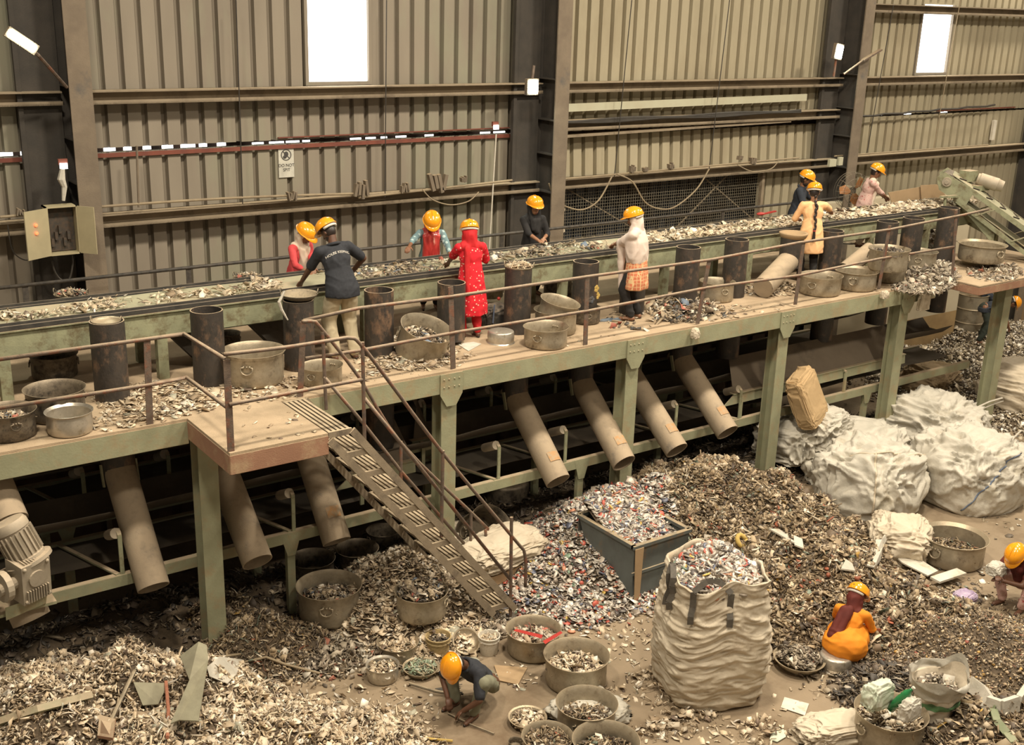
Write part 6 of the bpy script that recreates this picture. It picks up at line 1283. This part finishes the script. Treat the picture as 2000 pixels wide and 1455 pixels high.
def printed(name, base, spot, scale, thr, kind='VORONOI'):
    m = mat(name, base, tuple(v*.9 for v in base), .85, scale=5, bump=.2, bscale=9); nt = m.node_tree; b = nt.nodes['Principled BSDF']; src = b.inputs['Base Color'].links[0].from_socket
    v = nt.nodes.new('ShaderNodeTexVoronoi'); v.inputs['Scale'].default_value = scale; tc = nt.nodes.new('ShaderNodeTexCoord'); nt.links.new(tc.outputs['Object'], v.inputs['Vector'])
    if kind == 'EDGE': v.feature = 'DISTANCE_TO_EDGE'; v.inputs['Randomness'].default_value = .15
    r = nt.nodes.new('ShaderNodeMath'); r.operation = 'LESS_THAN'; r.inputs[1].default_value = thr; nt.links.new(v.outputs['Distance'], r.inputs[0])
    x = nt.nodes.new('ShaderNodeMix'); x.data_type = 'RGBA'; nt.links.new(r.outputs[0], x.inputs[0]); nt.links.new(src, x.inputs[6]); x.inputs[7].default_value = (*spot, 1); nt.links.new(x.outputs[2], b.inputs['Base Color'])
printed('red_floral', (.68, .012, .025), (.80, .50, .38), 22, .22); printed('orange_print', (.62, .20, .10), (.72, .50, .26), 20, .07, 'EDGE'); printed('teal_print', (.17, .27, .29), (.42, .55, .55), 13, .30)
def top_of(px, py, y): return PY(px, py, y).z-ZD
YW = 13.95
# 1 man in navy polo
person('man in navy polo with white back lettering and khaki trousers at the belt', 6.33, 12.33, ZD, 1.80, 88, 'navy_cloth', 'skin_dark', lean=16, side=-6, hands=[PY(588, 552, 12.85), ('L', .30, .33, 1.03)], hp=28, hy=28, hem=-.11, hemr=(.195, .15), extras=(backtext, collar('navy_cloth'), beard), pr=1.12, sleeve=.8, poles=((-.6, -.5, -.6), (1, -.1, -.3)), feet=((-.1, .02), (.13, -.02)))
# 2 woman in pink red
w = PY(578, 470, YW); person('woman in pink red tunic and cream head scarf, leftmost behind the belt', w.x, YW, ZD, top_of(592, 434, YW)+.03, 290, 'pink_red', lean=12, hands=[PY(612, 528, 13.5), PY(600, 532, 13.5)], hp=30, hy=10, sleeve=1.5, hem=-.35, hemr=(.2, .15), pants='cream_cloth', extras=(hood('cream_cloth', .12, .02),))
# 3 woman in teal
w = PY(840, 470, YW); person('woman in a teal patterned top with a shiny red scarf, behind the belt', w.x, YW, ZD, top_of(845, 411, YW)+.03, 246, 'teal_print', lean=12, hands=[PY(882, 508, 13.45), PY(782, 503, 13.45)], hp=32, hy=0, sleeve=1.45, hem=-.3, hemr=(.2, .15), pants='pants_black', extras=(hood('red_shiny', .10, .02, wd=.03),), poles=((-.9, -.2, -.3), (.9, -.2, -.3)))
# 4 woman in red
person('woman seen from behind in a long red floral tunic and head scarf, at the belt', 8.27, 12.40, ZD, PY(913, 427, 12.6).z-ZD+.0, 76, 'red_floral', 'skin_dark', lean=5, hands=[PY(874, 515, 12.9), ('L', .12, .3, 1.05)], hp=22, hy=-12, sleeve=.85, hem=-.52, hemr=(.225, .185), pants='red_trouser', extras=(hood('red_trouser', .13, False, band=-.2),), pr=1.0)
# 5 woman in black
w = PY(1040, 430, YW); person('woman all in black with a black head scarf, behind the belt by the middle column', w.x, YW, ZD, top_of(1043, 386, YW)+.02, 258, 'black_cloth', 'skin_fair', lean=3, hands=[PY(1062, 466, 13.7), PY(1052, 470, 13.6)], hp=12, hy=0, sleeve=1.25, hem=-.35, hemr=(.2, .15), pants='pants_black', extras=(hood('black_cloth', .10, .25),))
# 6 woman in cream shawl
person('woman in a cream shawl and orange patterned tunic, at the belt', 10.82, 11.98, ZD, PY(1228, 411, 12.0).z-ZD+.02, 122, 'orange_print', lean=4, hands=[PY(1176, 490, 12.7), PY(1182, 486, 12.75)], hp=18, hy=8, sleeve=1.2, hem=-.38, hemr=(.22, .18), pants='pants_black', extras=(hood('shawl_cream', .14, False), shawl('shawl_cream')))
# 7 man dark blue behind
w = PY(1558, 380, YW); person('bearded man in a dark blue shirt behind the belt, facing right', w.x, YW, ZD, top_of(1577, 332, YW)+.02, 300, 'dark_navy', lean=8, hands=[PY(1602, 402, 13.8), PY(1592, 405, 13.6)], hp=18, hy=10, sleeve=.8, hem=-.15, hemr=(.19, .15), pants='pants_black', extras=(beard, collar('dark_navy')))
# 8 woman in peach
p8 = PY(1583, 470, 12.4); person('woman seen from behind in a peach tunic with a long black braid, at the belt', p8.x, 12.4, ZD, PY(1590, 358, 12.5).z-ZD+.02, 56, 'peach_kurta', 'skin_fair', lean=4, hands=[('L', -.16, .3, 1.0), PY(1642, 430, 12.9)], hp=20, hy=-12, sleeve=1.35, hem=-.36, hemr=(.21, .175), pants='pants_black', extras=(braid,), poles=((-.6, -.4, -.6), (1, -.2, -.2)))
# 9 woman pink white
w = PY(1690, 370, YW); c9 = person('woman in a pink and white printed top holding a stick at the far belt end', w.x, YW, ZD, top_of(1712, 318, YW)+.02, 322, 'pink_print', lean=12, hands=[PY(1738, 398, 13.9), PY(1742, 396, 13.75)], hp=18, hy=0, sleeve=1.5, hem=-.3, hemr=(.2, .16), pants='cream_cloth', extras=(lambda c: addm('neck_scarf', blob(MB().cap(c['T'](-.06, .02, .46), .07, c['T'](.06, .02, .46), .07).cap(c['T'](.03, .11, .42), .06, c['T'](.03, .13, .0), .055), .013, 3, .01), 'cream_cloth', c['r']),))
single('raking_stick', MB().tube([PY(1744, 396, 13.75), PY(1790, 404, 13.4)], .012, 7), 'white_plastic', 'pale raking stick held by the woman in pink and white', 'stick')
# 10 squatting man
p = PZ(930, 1378, 0); person('man squatting on the floor in a dark shirt and olive trousers, sorting scrap', p.x, p.y, 0, 1, 192, 'navy_cloth', 'skin_dark', lean=46, hip=.25, hipy=-.16, feet=((-.16, .20), (.15, .18)), hands=[PZ(905, 1388, .16), PZ(874, 1362, .16)], hp=38, hy=0, sleeve=.85, pants='pants_olive', pr=.95, poles=((-1, -.2, .3), (1, -.2, .3)), extras=(collar('navy_cloth'),))
# 11 squatting woman in orange
p = PZ(1650, 1285, 0); person('woman in an orange tunic and maroon scarf squatting on a pan', p.x, p.y, 0, 1, 24, 'orange_kurta', 'skin_dark', lean=30, hip=.25, hipy=-.10, sc=.88, splay=-.1, feet=((-.10, .26), (.10, .26)), hands=[('L', -.2, .42, .3), ('L', .27, .30, .2)], hp=20, hy=-25, sleeve=.95, pants='orange_kurta', pr=1.0,
   extras=(hood('maroon', .08, False), lambda c: addm('tunic_skirt', blob(MB().ball(c['HP']+Vector((0, -.02, .0)), (.27, .22, .20)).ball(c['HP']+Vector((0, .12, .05)), (.25, .25, .18)), .014, 3, .014, 6), 'orange_kurta', c['r']), lambda c: addm('maroon_scarf_end', blob(MB().cap(c['T'](-.08, -.12, .42), .055, c['T'](-.16, -.15, .05), .06).cap(c['T'](-.02, -.12, .44), .05, c['T'](-.08, -.15, .08), .05), .012, 3, .01), 'maroon', c['r'])))
# 12 person at right edge
p = PZ(1992, 1180, 0); person('person in maroon squatting at the right edge holding a bag', p.x, p.y, 0, 1, 178, 'maroon', 'skin_dark', lean=32, hip=.27, hipy=-.1, feet=((-.14, .2), (.14, .2)), hands=[PZ(1960, 1135, .45), PZ(1948, 1125, .5)], hp=30, sleeve=.6, pants='pink_print', pr=.95, extras=(hood('maroon', .1, .2),))
single('plastic_bag', crumple(PZ(1945, 1120, .50), (.12, .10, .09), 99, amp=.2, fr=2.5), 'bag_white', 'pale plastic bag held by the person at the right edge', 'plastic bag', smooth=True)
# 13, 14 far workers
p = PZ(1912, 668, .12); person('worker in dark clothes bending far over to the right beyond the green post', p.x, p.y, .12, 1.6, -48, 'dark_navy', lean=74, hands=[('L', -.1, .6, .35), ('L', .15, .6, .3)], hp=0, sleeve=1.3, hem=-.1, pants='pants_green', feet=((-.15, .02), (.15, -.02)))
p = PZ(1936, 652, .12); person('worker in an orange helmet half hidden behind the bending worker at the right', p.x, p.y, .12, 1.5, 135, 'dark_navy', lean=55, hands=[('L', -.1, .5, .5), ('L', .15, .5, .5)], hp=5, sleeve=1.3, pants='pants_black')
